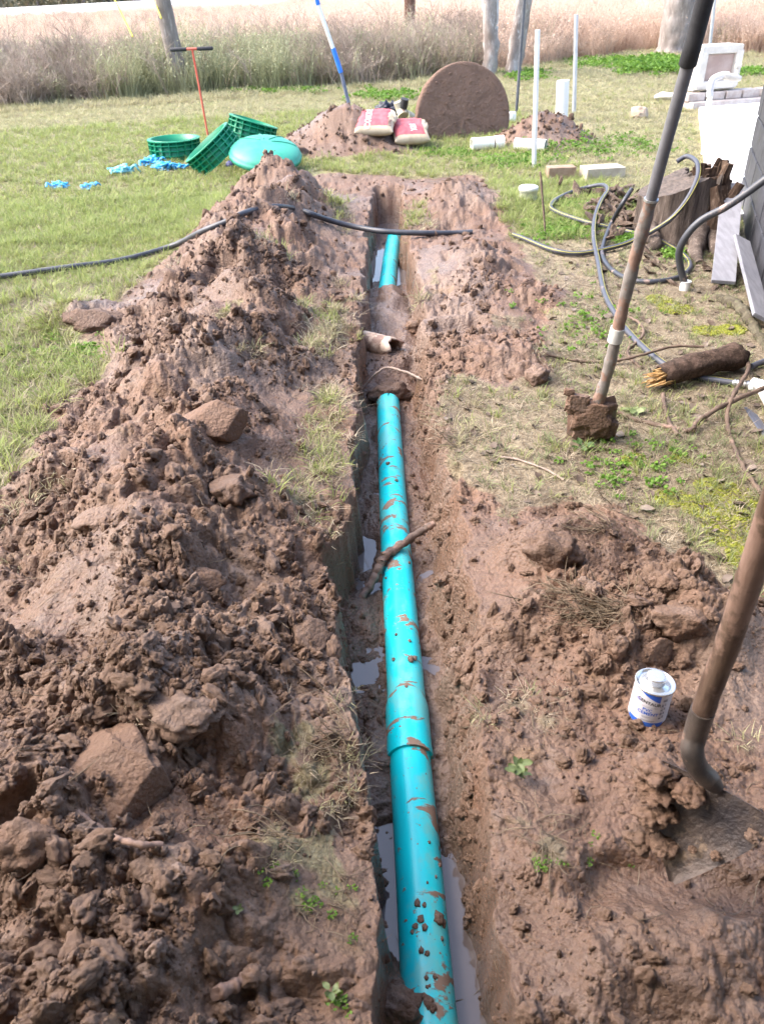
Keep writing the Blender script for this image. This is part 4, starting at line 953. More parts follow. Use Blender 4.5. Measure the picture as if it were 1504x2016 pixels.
T = thing('white_box', 'white metal box with recessed pinkish panel standing on bricks', 'box', bx)
MAT['enamel'] = pm('aged_white_enamel', (.44, .41, .37), (.54, .51, .47), 7, .45, dirt=.12)
W_, Hh = .62, .50
mb = MB(); mb.box((0, .1, Hh / 2 + .01), (W_, .3, Hh), MX, .01); mb.build('case', MAT['enamel'], T)
for nm, c, s in (('frame_rail', (0, -.075, Hh - .035), (W_ * .94, .05, .09)), ('frame_rail', (0, -.075, .075), (W_ * .94, .05, .09)), ('frame_stile', (-W_ * .41, -.078, Hh / 2), (.1, .055, Hh - .1)), ('frame_stile', (W_ * .41, -.078, Hh / 2), (.1, .055, Hh - .1))):
    mb = MB(); mb.box(c, s, MX, .008); mb.build(nm, MAT['enamel'], T)
mb = MB(); mb.box((0, -.052, Hh / 2 + .01), (W_ * .72, .012, Hh - .2), MX); mb.build('panel', pm('faded_pink_panel', (.28, .20, .175), (.37, .29, .26), 4, .7, dirt=.15), T, label='faded pinkish recessed panel')
sb = G(1384, 303, .05); sY = sb[1]
T = thing('standpipe', 'cream standpipe carrying a grey elbow and tap in front of box', 'pipe', sb)
mb = MB(); mb.tube([sb, PY(1397, 185, sY)], .024, 18); mb.build('riser_pipe', MAT['pvc'], T)
mb = MB(); mb.tube(spline([PY(1396, 190, sY), PY(1398, 172, sY), PY(1402, 158, sY), PY(1412, 151, sY), PY(1424, 148, sY)], 6), .030, 16); mb.build('elbow', pm('grey_pvc', (.42, .42, .44), (.5, .5, .52), 8, .45, bump=.05), T)
mb = MB(); mb.tube([PY(1424, 149, sY), PY(1433, 150, sY)], .035, 8); mb.tube([PY(1433, 151, sY), PY(1447, 153, sY), PY(1457, 155, sY)], [.026, .034, .02], 12); mb.tube([PY(1450, 150, sY), PY(1452, 133, sY)], .016, 10); mb.tube([PY(1447, 131, sY), PY(1458, 128, sY)], .02, 10)
mb.build('tap', MAT['enamel'], T)

# ------------------------------------------------------------------ blocks, pvc, posts
def bxobj(name, label, px0, px1, pyb, h, depth, mat, cat, rot=0.0):
    p = G((px0 + px1) / 2, pyb); d = (p[1] * .826 + 1.42 * .56); w = (px1 - px0) * d / FPX
    M = Matrix.Translation(Vector((p[0], p[1] + depth / 2, H(p[0], p[1] + depth / 2)))) @ Matrix.Rotation(rot, 4, 'Z'); mb = MB(); mb.box((0, 0, h / 2 - .01), (w, depth, h + .02), M, .006)
    return mb.build(name, mat, None, p, label=label, category=cat)
bxobj('brick', 'single brown brick on the lawn beside the white post', 1078, 1132, 353, .10, .13, pm('brown_brick', (.22, .15, .10), (.30, .22, .16), 14, .9, dirt=.2, bump=.5), 'brick', .03)
bxobj('concrete_block', 'pale split concrete block lying beyond the hose coil', 1150, 1228, 354, .095, .2, pm('pale_concrete', (.33, .29, .23), (.42, .38, .31), 12, .9, dirt=.15, bump=.5), 'block', .12)
p = G(1256, 234); mb = MB(); mb.blob(p + (0, 0, .05), (.15, .1, .09), 4, .3, 1.5, 5, None, planes(5, 3, .5, .8)); mb.build('stone', pm('brown_stone', (.30, .22, .16), (.44, .35, .27), 9, .9), None, p, label='brown stone lying on the sunny lawn', category='stone')
p = G(1320, 198); mb = MB(); mb.blob(p + (0, 0, .04), (.26, .12, .09), 3, .3, 1.5, 8, None, planes(8, 3, .5, .8)); mb.build('stone', pm('white_stone', (.65, .62, .56), (.75, .72, .66), 9, .9), None, p, label='whitish rock on the lawn just behind the spade shaft', category='stone')
ring = pm('brown_ring', (.20, .14, .09), (.3, .22, .15), 10, .8)
a, b = G(928, 284, .08), G(992, 280, .08); d = (b - a) / np.linalg.norm(b - a)
T = thing('pvc_pipe', 'cream pipe offcut with coupling lying left on the grass', 'pipe', a)
L = np.linalg.norm(b - a); mb = MB(); mb.hollow([a, a + d * L * .66], .06, .006, 28); mb.build('pipe_length', MAT['pvc'], T)
mb = MB(); mb.tube([a + d * L * .66, a + d * L * .70], .056, 24); mb.build('gap_ring', ring, T)
mb = MB(); mb.hollow([a + d * L * .70, a + d * L * .97], .066, .006, 28); mb.build('coupling', MAT['pvc'], T)
a, b = G(1014, 284, .078), G(1074, 287, .078); mb = MB(); mb.hollow([a, b], .058, .006, 28); mb.build('pvc_pipe', MAT['pvc'], None, a, label='cream pipe offcut with open end behind the white post', category='pipe')
p = GT(1038, 398); T = thing('pipe_stub', 'short white capped pipe stub on bare ground near the stake', 'pipe', p)
mb = MB(); mb.lathe([(.068, -.03), (.068, .085), (.074, .087), (.074, .112), (.066, .118), (0, .12)], 30, Matrix.Translation(Vector(p))); mb.build('stub', MAT['pvc'], T)
def post(name, label, base, top, r, mat, cat='post', n=12):
    b = G(*base); mb = MB(); z = ZH(b, top[1]); t = PY(top[0], top[1], b[1]); t[2] = z
    mb.tube([b + (0, 0, -.05), b * .5 + t * .5, t], r, n); return mb.build(name, mat, None, b, label=label, category=cat)
white = pm('white_post', (.68, .68, .66), (.76, .76, .74), 4, .5, dirt=.08, bump=.05); galv = pm('galvanised_post', (.42, .44, .47), (.5, .52, .55), 6, .45, metal=.3, bump=.05); dkst = pm('dark_steel', (.06, .065, .08), (.11, .115, .13), 9, .5, bump=.1)
post('post', 'slim white post standing in the lawn beside the brown brick', (1051, 331), (1058, 58), .0215, white)
post('post', 'slim pale post standing beyond the thick white vent pipe', (1130, 222), (1134, 28), .026, galv)
post('steel_rod', 'thin dark steel rod standing behind the round lid', (1016, 222), (1036, -60), .02, dkst, 'rod')
post('post', 'grey fence post in front of the pale tree trunk', (974, 136), (980, -60), .04, galv)
post('post', 'grey fence post rising behind the white box', (1393, 128), (1412, -60), .03, galv)
post('vent_pipe', 'thick white capped vent pipe standing in the lawn', (1105, 238), (1108, 158), .075, white, 'pipe', 24)
p = G(1004, 238); mb = MB(); mb.lathe([(0, .1), (.06, .1), (.07, .08), (.07, -.02)], 20, Matrix.Translation(Vector(p))); mb.build('white_pot', white, None, p, label='small white plastic cup at the foot of the round lid', category='cup')
p = G(807, 150, 0); post('utility_pole', 'dark brown wooden pole standing in the dry field', (806, 118), (807, -60), .125, bark_mat('brown_pole', (.10, .055, .04), (.2, .12, .09), (.25, .17, .13), 6, (1, 1, .1)), 'pole', 16)

# ------------------------------------------------------------------ round concrete lid on edge
lc = G(915, 276); LR = .545; lz = ZH((lc[0], lc[1] + .14), 121); Md = Matrix.Translation(Vector((lc[0], lc[1] + .14, lz - LR))) @ Matrix.Rotation(R(14), 4, 'Z') @ Matrix.Rotation(R(90 - 7), 4, 'X')
mb = MB(); prof_n = 72; vs = []; fs = []; rings = [(0, .0)] + [(LR * q, .0) for q in (.12, .25, .37, .5, .6, .7, .79, .87, .94, .985)] + [(LR, -.012), (LR + .004, -.05), (LR, -.09), (LR * .97, -.1), (0, -.1)]
for r, z in rings:
    for j in range(prof_n):
        a = 2 * math.pi * j / prof_n; q = Vector((r * math.cos(a), r * math.sin(a), 0)); e = .010 * mnoise.fractal(q * 9, 1, 2, 4) + .006 * mnoise.noise(q * 30)
        k = 1 + .008 * mnoise.noise(Vector((math.cos(a) * 4, math.sin(a) * 4, 0))); vs.append(Md @ Vector((q.x * k, q.y * k, z + (e if z > -.06 else 0))))
for i in range(len(rings) - 1):
    for j in range(prof_n): fs.append((i * prof_n + j, i * prof_n + (j + 1) % prof_n, (i + 1) * prof_n + (j + 1) % prof_n, (i + 1) * prof_n + j))
mb.add(vs, fs)
n = NT('soil_caked_lid'); zc = n.sep()
c = n.mix(n.noise(8, 5, .65), (.21, .135, .098), (.29, .19, .145)); c = n.mix(n.ramp(n.noise(26, 5, .7), .6, .72), c, (.40, .29, .225))
LM = n.fin(c, .9, 0, n.bump(n.noise(22, 6, .75), 1.0, .06), .2)
T = thing('concrete_disc', 'big round soil-caked concrete lid standing on its edge', 'lid', lc)
mb.build('disc', LM, T)
mb = MB()
for i in range(50):
    a = random.uniform(0, 6.28); r = LR * math.sqrt(random.random()) * .95; s = random.uniform(.005, .016); mb.blob(Md @ Vector((r * math.cos(a), r * math.sin(a), .004)), (s * 1.2, s * .7, s), 2, .4, 2, i)
mb.build('soil_crumbs', LM, T, kind='stuff')

# ------------------------------------------------------------------ concrete mix bags
def bag(label, px, pyb, wpx, yaw, tilt, words, sagl):
    p = G(px, pyb); d = p[1] * .826 + 1.42 * .56; w = wpx * d / FPX; L = .46; th = .14
    M = Matrix.Translation(Vector((p[0], p[1], H(p[0], p[1]) + .005))) @ Matrix.Rotation(yaw, 4, 'Z') @ Matrix.Rotation(tilt, 4, 'X')
    T = thing('cement_bag', label, 'bag', p, 'concrete mix bags')
    nu, nv = 34, 34; vs = []; fs = []
    def f(u, v, s):                                 # u,v in -1..1, s=+1 top
        k = (1 - abs(u) ** 5) ** .5 * (1 - abs(v) ** 5) ** .5
        cr = .010 * mnoise.fractal(Vector((u * 2 + sagl, v * 2, s)), 1, 2, 3) + .005 * mnoise.noise(Vector((u * 9, v * 3 + sagl, s)))
        x = u * w / 2 * (1 + .03 * math.sin(v * 3)); y = L / 2 + v * L / 2
        return (x, y, th / 2 + s * th / 2 * k + (cr * k if s > 0 else 0))
    for s in (1, -1):
        b = len(vs)
        for i in range(nv + 1):
            for j in range(nu + 1):
                u = math.sin((-1 + 2 * j / nu) * math.pi / 2); v = math.sin((-1 + 2 * i / nv) * math.pi / 2); vs.append(M @ Vector(f(u, v, s)))
        for i in range(nv):
            for j in range(nu):
                q = (b + i * (nu + 1) + j, b + i * (nu + 1) + j + 1, b + (i + 1) * (nu + 1) + j + 1, b + (i + 1) * (nu + 1) + j); fs.append(q if s > 0 else q[::-1])
    mb = MB(); mb.add(vs, fs); mb.build('sack', MAT['kraft'], T)
    # printed red panel, a skin on the upper face
    def skin(u0, u1, v0, v1, lift, mat, name, n=24):
        V = []; 
        for i in range(n + 1):
            for j in range(n + 1): q = f(u0 + (u1 - u0) * j / n, v0 + (v1 - v0) * i / n, 1); V.append(M @ Vector((q[0], q[1], q[2] + lift)))
        m_ = MB(); m_.add(V, [(i * (n + 1) + j, i * (n + 1) + j + 1, (i + 1) * (n + 1) + j + 1, (i + 1) * (n + 1) + j) for i in range(n) for j in range(n)]); return m_.build(name, mat, T)
    skin(-.95, .74, -.84, .96, .0022, MAT['red_print'], 'red_panel')
    for body, size, uc, vc in words:
        tv, tf = text_mesh(body, size, 'CENTER', 0, 1.1, .001); V = []
        for x, y, _ in tv:
            sg = -1 if body == 'MIX' else 1; u = uc - sg * y / (w / 2); v = vc + sg * x / (L / 2); q = f(max(-.97, min(.97, u)), max(-.97, min(.97, v)), 1); V.append(M @ Vector((q[0], q[1], q[2] + .0045)))
        m_ = MB(); m_.add(V, tf, False); m_.build('lettering', MAT['white_print'] if uc < .66 else MAT['dark_print'], T)
    mb = MB(); k = M @ Vector((w * .40, L * .62, th * .62)); mb.blob(k, (w * .16, L * .26, .06), 3, .35, 2.2, sagl, M.to_3x3(), (), .08); mb.build('folded_flap', MAT['kraft'], T, label='crumpled folded bag end')
MAT['kraft'] = pm('cream_kraft_paper', (.42, .33, .225), (.52, .43, .31), 10, .8, bump=.5, bscale=18, bdist=.008, dirt=.08); MAT['red_print'] = pm('faded_red_print', (.36, .055, .07), (.44, .105, .115), 6, .6, bump=.4, bscale=14, bdist=.008)
MAT['white_print'] = pm('white_bag_print', (.72, .58, .55), (.8, .68, .64), 20, .6, bump=0); MAT['dark_print'] = pm('dark_bag_print', (.16, .05, .05), (.22, .09, .08), 20, .6, bump=0)
bag('red and cream sack of concrete mix reading CONCRETE leaning on soil heap', 737, 306, 76, R(-6), R(15), [('CONCRETE', .085, -.30, .05), ('CONC', .04, .84, -.55)], 1)
bag('red and cream sack reading MIX lying against its neighbour sack', 812, 303, 70, R(5), R(14), [('MIX', .09, .12, -.30)], 2)

# black sheeting and spare fittings behind the bags
p = G(770, 242); mb = MB(); r_ = random.Random(3)
for i in range(7): mb.blob(p + (r_.uniform(-.12, .12), r_.uniform(-.08, .12), .1 + .09 * r_.random()), (.11, .09, .08), 3, .6, 2.4, i, None, planes(i, 3, .4, .8), .2)
mb.build('plastic_sheet', pm('black_crumpled_plastic', (.014, .016, .03), (.03, .035, .06), 12, .35, bump=.7, bscale=30, bdist=.02), None, p, label='crumpled black plastic sheet bundled behind the sacks', category='plastic sheet')
p = G(798, 248, .1)
T = thing('pipe_fitting', 'dirty cream pipe fitting with open mouth leaning on the lid', 'pipe fitting', p)
olive = pm('dirty_cream_pvc', (.36, .34, .24), (.5, .47, .36), 9, .55, dirt=.4, dscale=9)
q0, q1 = G(794, 228, .22), G(801, 233, .16); q1 = q1 + (.03, -.06, 0); mb = MB(); mb.hollow([q0, q1], .075, .008, 24); mb.build('mouth', olive, T)
mb = MB(); mb.tube(spline([q0, q0 + (-.02, .05, .06), q0 + (-.05, .05, .14)], 5), .06, 18); mb.build('branch', olive, T)
mb = MB(); mb.tube([q0 + (.0, .02, .08), q0 + (.02, .0, .17)], .045, 12); mb.build('stub', pm('dark_rubber', (.03, .03, .03), None, 9, .6), T)

# ------------------------------------------------------------------ green risers, dome lid, probe, gloves
MAT['green'] = pm('green_riser_plastic', (.0, .20, .095), (.005, .25, .125), 6, .42, dirt=.05, bump=.08); MAT['green_lid'] = pm('green_dome_plastic', (.02, .27, .18), (.05, .33, .23), 5, .5, dirt=.10, bump=.15)
def riser(label, M, r=.27, h=.19):
    T = thing('tank_riser', label, 'riser', M.translation, 'green tank risers')
    mb = MB(); mb.lathe([(r - .03, 0), (r - .03, h), (r - .036, h), (r - .036, 0), (r - .03, 0)], 56, M); mb.build('wall', MAT['green'], T)
    for z in (.004, h * .27, h * .52, h * .77, h - .008):
        w = r if z in (.004, h - .008) else r - .006
        mb = MB(); mb.lathe([(r - .031, z - .004), (w, z - .004), (w, z + .005), (r - .031, z + .005)], 56, M, False); mb.build('flange', MAT['green'], T)
    m0 = MB(); m0.box((r - .018, 0, h / 2), (.03, .006, h * .97)); me = m0.mesh('rib'); me.materials.append(MAT['green'])
    for k in range(20):
        o = bpy.data.objects.new('rib', me); COL.objects.link(o); o.parent = T; R3 = M.to_3x3().to_4x4(); o.matrix_local = R3 @ Matrix.Rotation(2 * math.pi * k / 20, 4, 'Z')
p = G(338, 320); riser('green ribbed tank riser lying flat on the grass', Matrix.Translation((p[0], p[1] + .27, H(p[0], p[1]) + .0)))
M0 = Matrix.Rotation(R(-12), 4, 'Z') @ Matrix.Rotation(R(-34), 4, 'Y') @ Matrix.Rotation(R(12), 4, 'X')
p = PY(422, 298, 8.1); M = Matrix.Translation(Vector(p)) @ M0 @ Matrix.Translation((0, 0, -.08)); riser('green ribbed tank riser tilted up on its neighbour', M)
p = PY(494, 268, 8.75); M = Matrix.Translation(Vector(p)) @ Matrix.Rotation(R(18), 4, 'Y') @ Matrix.Rotation(R(-6), 4, 'X') @ Matrix.Translation((0, 0, -.05)); riser('green ribbed tank riser standing behind the dome lid', M, .25, .2)
p = PY(523, 303, 7.9); M = Matrix.Translation(Vector(p)) @ Matrix.Rotation(R(6), 4, 'Y') @ Matrix.Rotation(R(13), 4, 'X')
T = thing('dome_lid', 'large turquoise green domed tank cover leaning on the risers', 'lid', p)
mb = MB(); mb.lathe([(.335, -.03), (.34, -.03), (.342, 0), (.335, .01)] + [(.33 * math.cos(a), .01 + .105 * math.sin(a)) for a in np.linspace(.05, math.pi / 2, 14)], 56, M); mb.build('dome', MAT['green_lid'], T)
for k in range(4):
    mb = MB(); a = k * math.pi / 4 + .3; pts = [M @ Vector((.30 * math.cos(a) * s, .30 * math.sin(a) * s, .012 + .1055 * math.sqrt(max(0, 1 - (s * .30 / .33) ** 2)))) for s in np.linspace(.2, 1, 8)]; mb.tube(pts, .005, 6); mb.build('raised_rib', MAT['green_lid'], T)
p = G(500, 333); M = Matrix.Translation(Vector(p) + Vector((0, 0, .04))) @ Matrix.Rotation(R(25), 4, 'X'); mb = MB(); mb.box((0, 0, 0), (.17, .12, .014), M, .004); mb.build('white_offcut', MAT['pvc'], None, p, label='white flat offcut tucked under the dome lid', category='offcut')
p = G(455, 330); mb = MB(); mb.blob(p + (0, 0, .03), (.05, .04, .035), 3, .3, 2, 3); mb.build('blue_cap', pm('navy_plastic', (.03, .03, .12), (.05, .06, .2), 9, .5), None, p, label='small navy bottle cap by the dome lid', category='cap')
b = G(421, 326); tY = b[1] + .04; tA, tB, tC = PY(336, 98, tY), PY(420, 95, tY), PY(379, 97, tY)
T = thing('soil_probe', 'red T-handled probe rod stuck in the lawn', 'probe', b)
red = pm('red_rod_paint', (.55, .08, .05), (.62, .14, .09), 10, .45, dirt=.12, dscale=5)
mb = MB(); mb.tube([b + (0, 0, -.05), b * .72 + tC * .28], .0085, 10); mb.build('rod_tip', pm('bare_brown_steel', (.34, .22, .15), (.45, .33, .24), 12, .6), T, label='bare rusty lower end')
mb = MB(); mb.tube([b * .72 + tC * .28, tC], .0095, 10); mb.build('rod', red, T)
mb = MB(); mb.tube([tA * .62 + tB * .38, tA * .38 + tB * .62], .012, 10); mb.build('crossbar', red, T)
for e, f_ in ((tA, .38), (tB, .62)):
    mb = MB(); i_ = tA * (1 - f_) + tB * f_; mb.tube([i_, i_ * .9 + e * .1, e * .92 + i_ * .08, e], [.014, .0165, .017, .012], 12); mb.build('grip', MAT['foam'], T)
# long handle standing in the far heap: white with a blue sleeve
hb = PY(685, 195, G(690, 255)[1] + .1); hy = hb[1]
T = thing('long_handle', 'white and blue tool handle planted in the soil heap', 'tool handle', hb)
for nm, a, b_, r, m_ in (('shaft_foot', (687, 205), (671, 142), .021, pm('grey_blue_steel', (.10, .12, .18), (.16, .18, .25), 9, .45)), ('blue_sleeve', (671.5, 143), (656, 95), .027, pm('blue_sleeve', (.02, .16, .62), (.03, .2, .7), 9, .5)), ('white_shaft', (656.5, 97), (626, 8), .022, white), ('blue_top', (627, 10), (606, -60), .025, pm('blue_top', (.02, .16, .6), None, 9, .5))):
    mb = MB(); mb.tube([PY(*a, hy), PY(*b_, hy)], r, 12); mb.build(nm, m_, T)
MAT['glove'] = pm('blue_nitrile', (.02, .30, .70), (.05, .42, .80), 14, .5, bump=.4, bscale=30, bdist=.01); MAT['glove2'] = pm('pale_blue_nitrile', (.12, .50, .68), (.22, .60, .76), 14, .5, bump=.4, bscale=30, bdist=.01)
for i, (px, py, s, mt, lab) in enumerate([(118, 371, 15, 'glove', 'crumpled blue glove farthest from the green risers'), (177, 372, 13, 'glove', 'small crumpled blue glove second along the grass'), (245, 342, 18, 'glove2', 'pale turquoise crumpled glove puffed up on the grass'),
                                          (300, 325, 17, 'glove', 'bright blue glove lying against the flat riser'), (322, 335, 18, 'glove', 'blue glove spread flat in front of the flat riser'), (356, 333, 12, 'glove', 'small blue glove nearest the probe rod')]):
    p = GT(px, py); s_ = s * np.linalg.norm(p - CAM) / FPX; mb = MB(); rr = random.Random(i)
    mb.blob(p + (0, 0, s_ * .32), (s_ * 1.0, s_ * .8, s_ * .42), 4, .7, 2.2, i + 9, None, (), .22)
    for k in range(5):
        a = rr.uniform(0, 6.28); q = p + (math.cos(a) * s_ * .7, math.sin(a) * s_ * .6, s_ * .25)
        mb.tube(spline([q, q + (math.cos(a) * s_ * .5, math.sin(a) * s_ * .4, rr.uniform(-.1, .5) * s_), q + (math.cos(a + .5) * s_ * .95, math.sin(a + .5) * s_ * .7, rr.uniform(-.15, .35) * s_)], 5), lambda t: s_ * (.2 - .06 * t), 8, True, .3, True, .6)
    mb.build('glove', MAT[mt], None, p, label=lab, category='glove', group='blue gloves dropped on the grass')

# ------------------------------------------------------------------ trees
MAT['bark_grey'] = bark_mat('grey_bark', (.17, .145, .13), (.32, .28, .26), (.42, .39, .37), 5, (1, 1, .22)); MAT['bark_pale'] = bark_mat('pale_flaking_bark', (.22, .18, .16), (.40, .36, .34), (.62, .6, .58), 4, (1, 1, .5))
def tree(label, base, lean_px, r, hgt, mat, forks=4, seed=0, Y=None, knob=0.0):
    b = G(*base) if Y is None else PY(*base, Y); b[2] = H(b[0], b[1]); t = PY(*lean_px, b[1]); dv = (t - b); dv = dv / max(dv[2], .2); rr = random.Random(seed)
    T = thing('tree', label, 'tree', b)
    pts = [b + (0, 0, -.1)] + [b + dv * hgt * f + np.array((rr.gauss(0, .03), rr.gauss(0, .03), 0)) * (1 if f > .05 else 0) for f in (.06, .18, .32, .46, .6, .8, 1)]
    P = spline(pts, 8); m = len(P); n = 20; vs = []; fs = []
    for i in range(m):
        f = i / (m - 1)
        for j in range(n):
            a = 2 * math.pi * j / n; q = Vector((math.cos(a) * 1.3, math.sin(a) * 1.3, P[i][2] * 1.6 + seed))
            rad = r * (1 - .55 * f) * (1 + .10 * mnoise.noise(q) + (.10 + knob) * mnoise.noise(q * 3) * .6) * (1 + .45 * max(0, 1 - f / .06) ** 2)
            vs.append(P[i] + rad * np.array((math.cos(a), math.sin(a), 0)))
    for i in range(m - 1):
        for j in range(n): fs.append((i * n + j, i * n + (j + 1) % n, (i + 1) * n + (j + 1) % n, (i + 1) * n + j))
    mb = MB(); mb.add(vs, fs); mb.build('trunk', mat, T)
    mb = MB()
    def limb(p, d, L, rad, dep):
        q = [p]; 
        for k in range(4): d = d + np.array((rr.gauss(0, .22), rr.gauss(0, .22), rr.gauss(.05, .12))); d = d / np.linalg.norm(d); q.append(q[-1] + d * L / 4)
        mb.tube(q, [rad, rad * .82, rad * .66, rad * .5, rad * .3], 7, True, .1)
        if dep:
            for k in range(3): e = q[2 + k % 3]; limb(e, d * .6 + np.array((rr.gauss(0, .6), rr.gauss(0, .6), rr.uniform(0, .6))), L * .62, rad * .45, dep - 1)
    for k in range(forks):
        i = int(m * (.52 + .46 * k / forks)); limb(np.array(P[min(i, m - 1)]), np.array((rr.gauss(0, .8), rr.gauss(0, .8), .7)), hgt * .4, r * .4, 2)
    mb.build('crown', mat, T)
    return T
tree('leaning grey tree trunk at the lawn edge behind the red probe', (350, 184), (322, 0), .155, 7, MAT['bark_grey'], 4, 1)
tree('pale knobbly trunk peeling white at its foot behind the lid', (958, 150), (962, 0), .145, 6, MAT['bark_pale'], 4, 2, None, .5)
tree('knobbly pale trunk leaning beside the dark rod', (1008, 146), (1038, -20), .16, 6, MAT['bark_pale'], 4, 3, None, .5)
tree('stout rough trunk behind the spade grip', (1325, 106), (1350, -40), .40, 9, MAT['bark_grey'], 5, 4, None, .25)
for a, b_, lab in (((222, -10), (262, 72), 'yellow guy line slanting down over the dry weeds'), ((300, -10), (318, 36), 'short yellow guy line beside the leaning trunk')):
    p, q = PY(*a, 15.5), PY(*b_, 14.8); mb = MB(); mb.tube([p + (p - q) * .3, p, q], .014, 6); mb.build('guy_line', pm('yellow_line', (.60, .52, .05), None, 9, .6), None, q, label=lab, category='line')

# ------------------------------------------------------------------ scattered masses
def rpts(n, x0, x1, y0, y1, power=1.0):
    y = y0 + (y1 - y0) * rng.random(n) ** power; return x0 + (x1 - x0) * rng.random(n), y
def infr(x, y, z, pad=60):
    q = (np.stack([x, y, z], 1) - CAM) @ MR; d = np.maximum(-q[:, 2], .01); px = 752 + FPX * q[:, 0] / d; py = 1008 - FPX * q[:, 1] / d
    return (q[:, 2] < 0) & (px > -pad * 4) & (px < 1504 + pad * 4) & (py > -pad * 2) & (py < 2016 + pad * 2), px, py
# clods and crumbs
n = NT('clay_crumb'); r_ = n.rnd(); c = n.mix(n.ramp(r_, .1, .6), (.135, .084, .057), (.17, .108, .077)); c = n.mix(n.ramp(r_, .85, 1.0, 0, .6), c, (.24, .175, .142)); c = n.mix(n.ramp(n.noise(2.2, 4, .65), .45, .7, 0, .45), c, (.09, .054, .037))
MAT['crumb'] = n.fin(c, .72, 0, n.bump(n.noise(7, 5, .7), .45, .08), .35)
clods = []
for i in range(7):
    mb = MB(); mb.blob((0, 0, 0), (1, .85, .75), 4, .34, 1.8, 200 + i, None, planes(300 + i, i % 2, .6, .85), .13); clods.append(proto('clod_shape', mb, MAT['crumb']))
x = np.concatenate([rng.uniform(-1.9, 1.6, 80000), rng.uniform(-1.2, 1.1, 50000), rng.uniform(-2.5, 2.2, 30000)]); y = np.concatenate([rng.uniform(.35, 4.5, 80000), rng.uniform(.35, 1.8, 50000), rng.uniform(2.5, 8.0, 30000)])
z, M = land(x, y, True); v, px, py = infr(x, y, z, 40)
ck = .5 + .5 * perlin(x * 2.7, y * 2.7, 301)
pr = M['mud'] * (np.clip(M['rough'], 0, 1) * 1.1 + .2) * np.clip(ck * 1.5 - .42, .07, 1) * np.where(y > 4, np.where(M['heap'] < .12, .6, 1.8), 1) + .5 * M['tren'] * (M['k'] < .9)
keep = v & (rng.random(len(x)) < pr); x, y, z = x[keep], y[keep], z[keep]; rg = M['rough'][keep]; tr = M['tren'][keep]
n = len(x); s = .0022 + .0024 * rng.pareto(1.7, n); s = np.minimum(s, .024) * (.75 + .5 * rg) * np.where(tr > .3, .6, 1)
onp = np.min(np.stack([np.hypot(x - p[0], y - p[1]) for p in tp[::6]], 0), 0) < .075
k = ~onp; x, y, z, s = x[k], y[k], z[k], s[k]; n = len(x)
scl = np.stack([s * rng.uniform(.8, 1.4, n), s * rng.uniform(.7, 1.1, n), s * rng.uniform(.6, 1, n)], 1)
scatter('clay_crumbs', np.stack([x, y, z + s * .02], 1), rng.uniform(0, 6.28, (n, 3)), scl, rng.integers(0, 7, n), clods, 'loose crumbs and clods of clay over the spoil', 'mud')
print('crumbs', n)
# same on the two far heaps
hx = []; 
for poly in (HEAPS_FAR, HEAPS_FAR2):
    P = np.array(poly); a = P.min(0) - .5; b = P.max(0) + .6; X = rng.uniform(a[0], b[0], 5000); Y = rng.uniform(a[1], b[1], 5000); Z, M = land(X, Y, True); k = (M['mud'] > .6) & (rng.random(5000) < .6); hx.append(np.stack([X[k], Y[k], Z[k]], 1))
q = np.concatenate(hx); n = len(q); s = np.minimum(.007 + .006 * rng.pareto(2.2, n), .035)
scatter('clay_crumbs', q + np.stack([0 * s, 0 * s, s * .2], 1), rng.uniform(0, 6.28, (n, 3)), np.stack([s * 1.2, s, s * .8], 1), rng.integers(0, 7, n), clods, 'loose crumbs on the two far soil heaps', 'mud')

# grass
def tuft(nb, h, w, spread, lean, rs, seg=3, flat=0.0):
    r = random.Random(rs); mb = MB()
    for _ in range(nb):
        a = r.uniform(0, 6.28); d = spread * math.sqrt(r.random()); bx_, by_ = d * math.cos(a), d * math.sin(a)
        a2 = a + r.gauss(0, .9); hh = h * r.uniform(.45, 1.1); ln = lean * r.uniform(.3, 1.3); ww = w * r.uniform(.6, 1.2)
        dx, dy = math.cos(a2), math.sin(a2); sx, sy = -dy * ww / 2, dx * ww / 2; vs = []
        for i in range(seg + 1):
            t = i / seg; f = ln * hh * t ** 1.8; zz = hh * (t - .35 * ln * t * t) * (1 - flat); k = 1 - .85 * t ** 1.6
            vs += [(bx_ + dx * f - sx * k, by_ + dy * f - sy * k, zz), (bx_ + dx * f + sx * k, by_ + dy * f + sy * k, zz)]
        mb.add(vs, [(2 * i, 2 * i + 1, 2 * i + 3, 2 * i + 2) for i in range(seg)])
    return mb
MAT['blade'] = blade_mat('grass_blade', (.15, .205, .08), (.27, .325, .14), (.28, .27, .16)); MAT['blade_y'] = blade_mat('yellow_grass_blade', (.30, .315, .15), (.44, .43, .24), (.38, .33, .22)); MAT['straw'] = blade_mat('dry_grass_blade', (.37, .32, .23), (.55, .49, .37), (.30, .24, .17), .25)
MAT['blade_l'] = blade_mat('fresh_grass_blade', (.22, .29, .08), (.34, .40, .13), (.3, .28, .13), .45)
MAT['thatch'] = blade_mat('brown_thatch', (.17, .135, .095), (.30, .245, .175), (.15, .11, .08), .15)
gp = [proto('grass_tuft', tuft(16, .055, .0042, .03, .8, i), MAT['blade']) for i in range(3)] + [proto('grass_tuft', tuft(16, .05, .0042, .03, 1.0, 10 + i), MAT['blade_y']) for i in range(3)] + \
     [proto('straw_tuft', tuft(14, .05, .0032, .04, 1.5, 20 + i, 3, .45), MAT['straw']) for i in range(3)] + [proto('grass_tuft', tuft(18, .07, .0046, .03, .9, 30 + i), MAT['blade_l']) for i in range(3)] + [proto('thatch', tuft(14, .05, .003, .04, 1.5, 40 + i, 3, .5), MAT['thatch']) for i in range(3)]
N = 150000
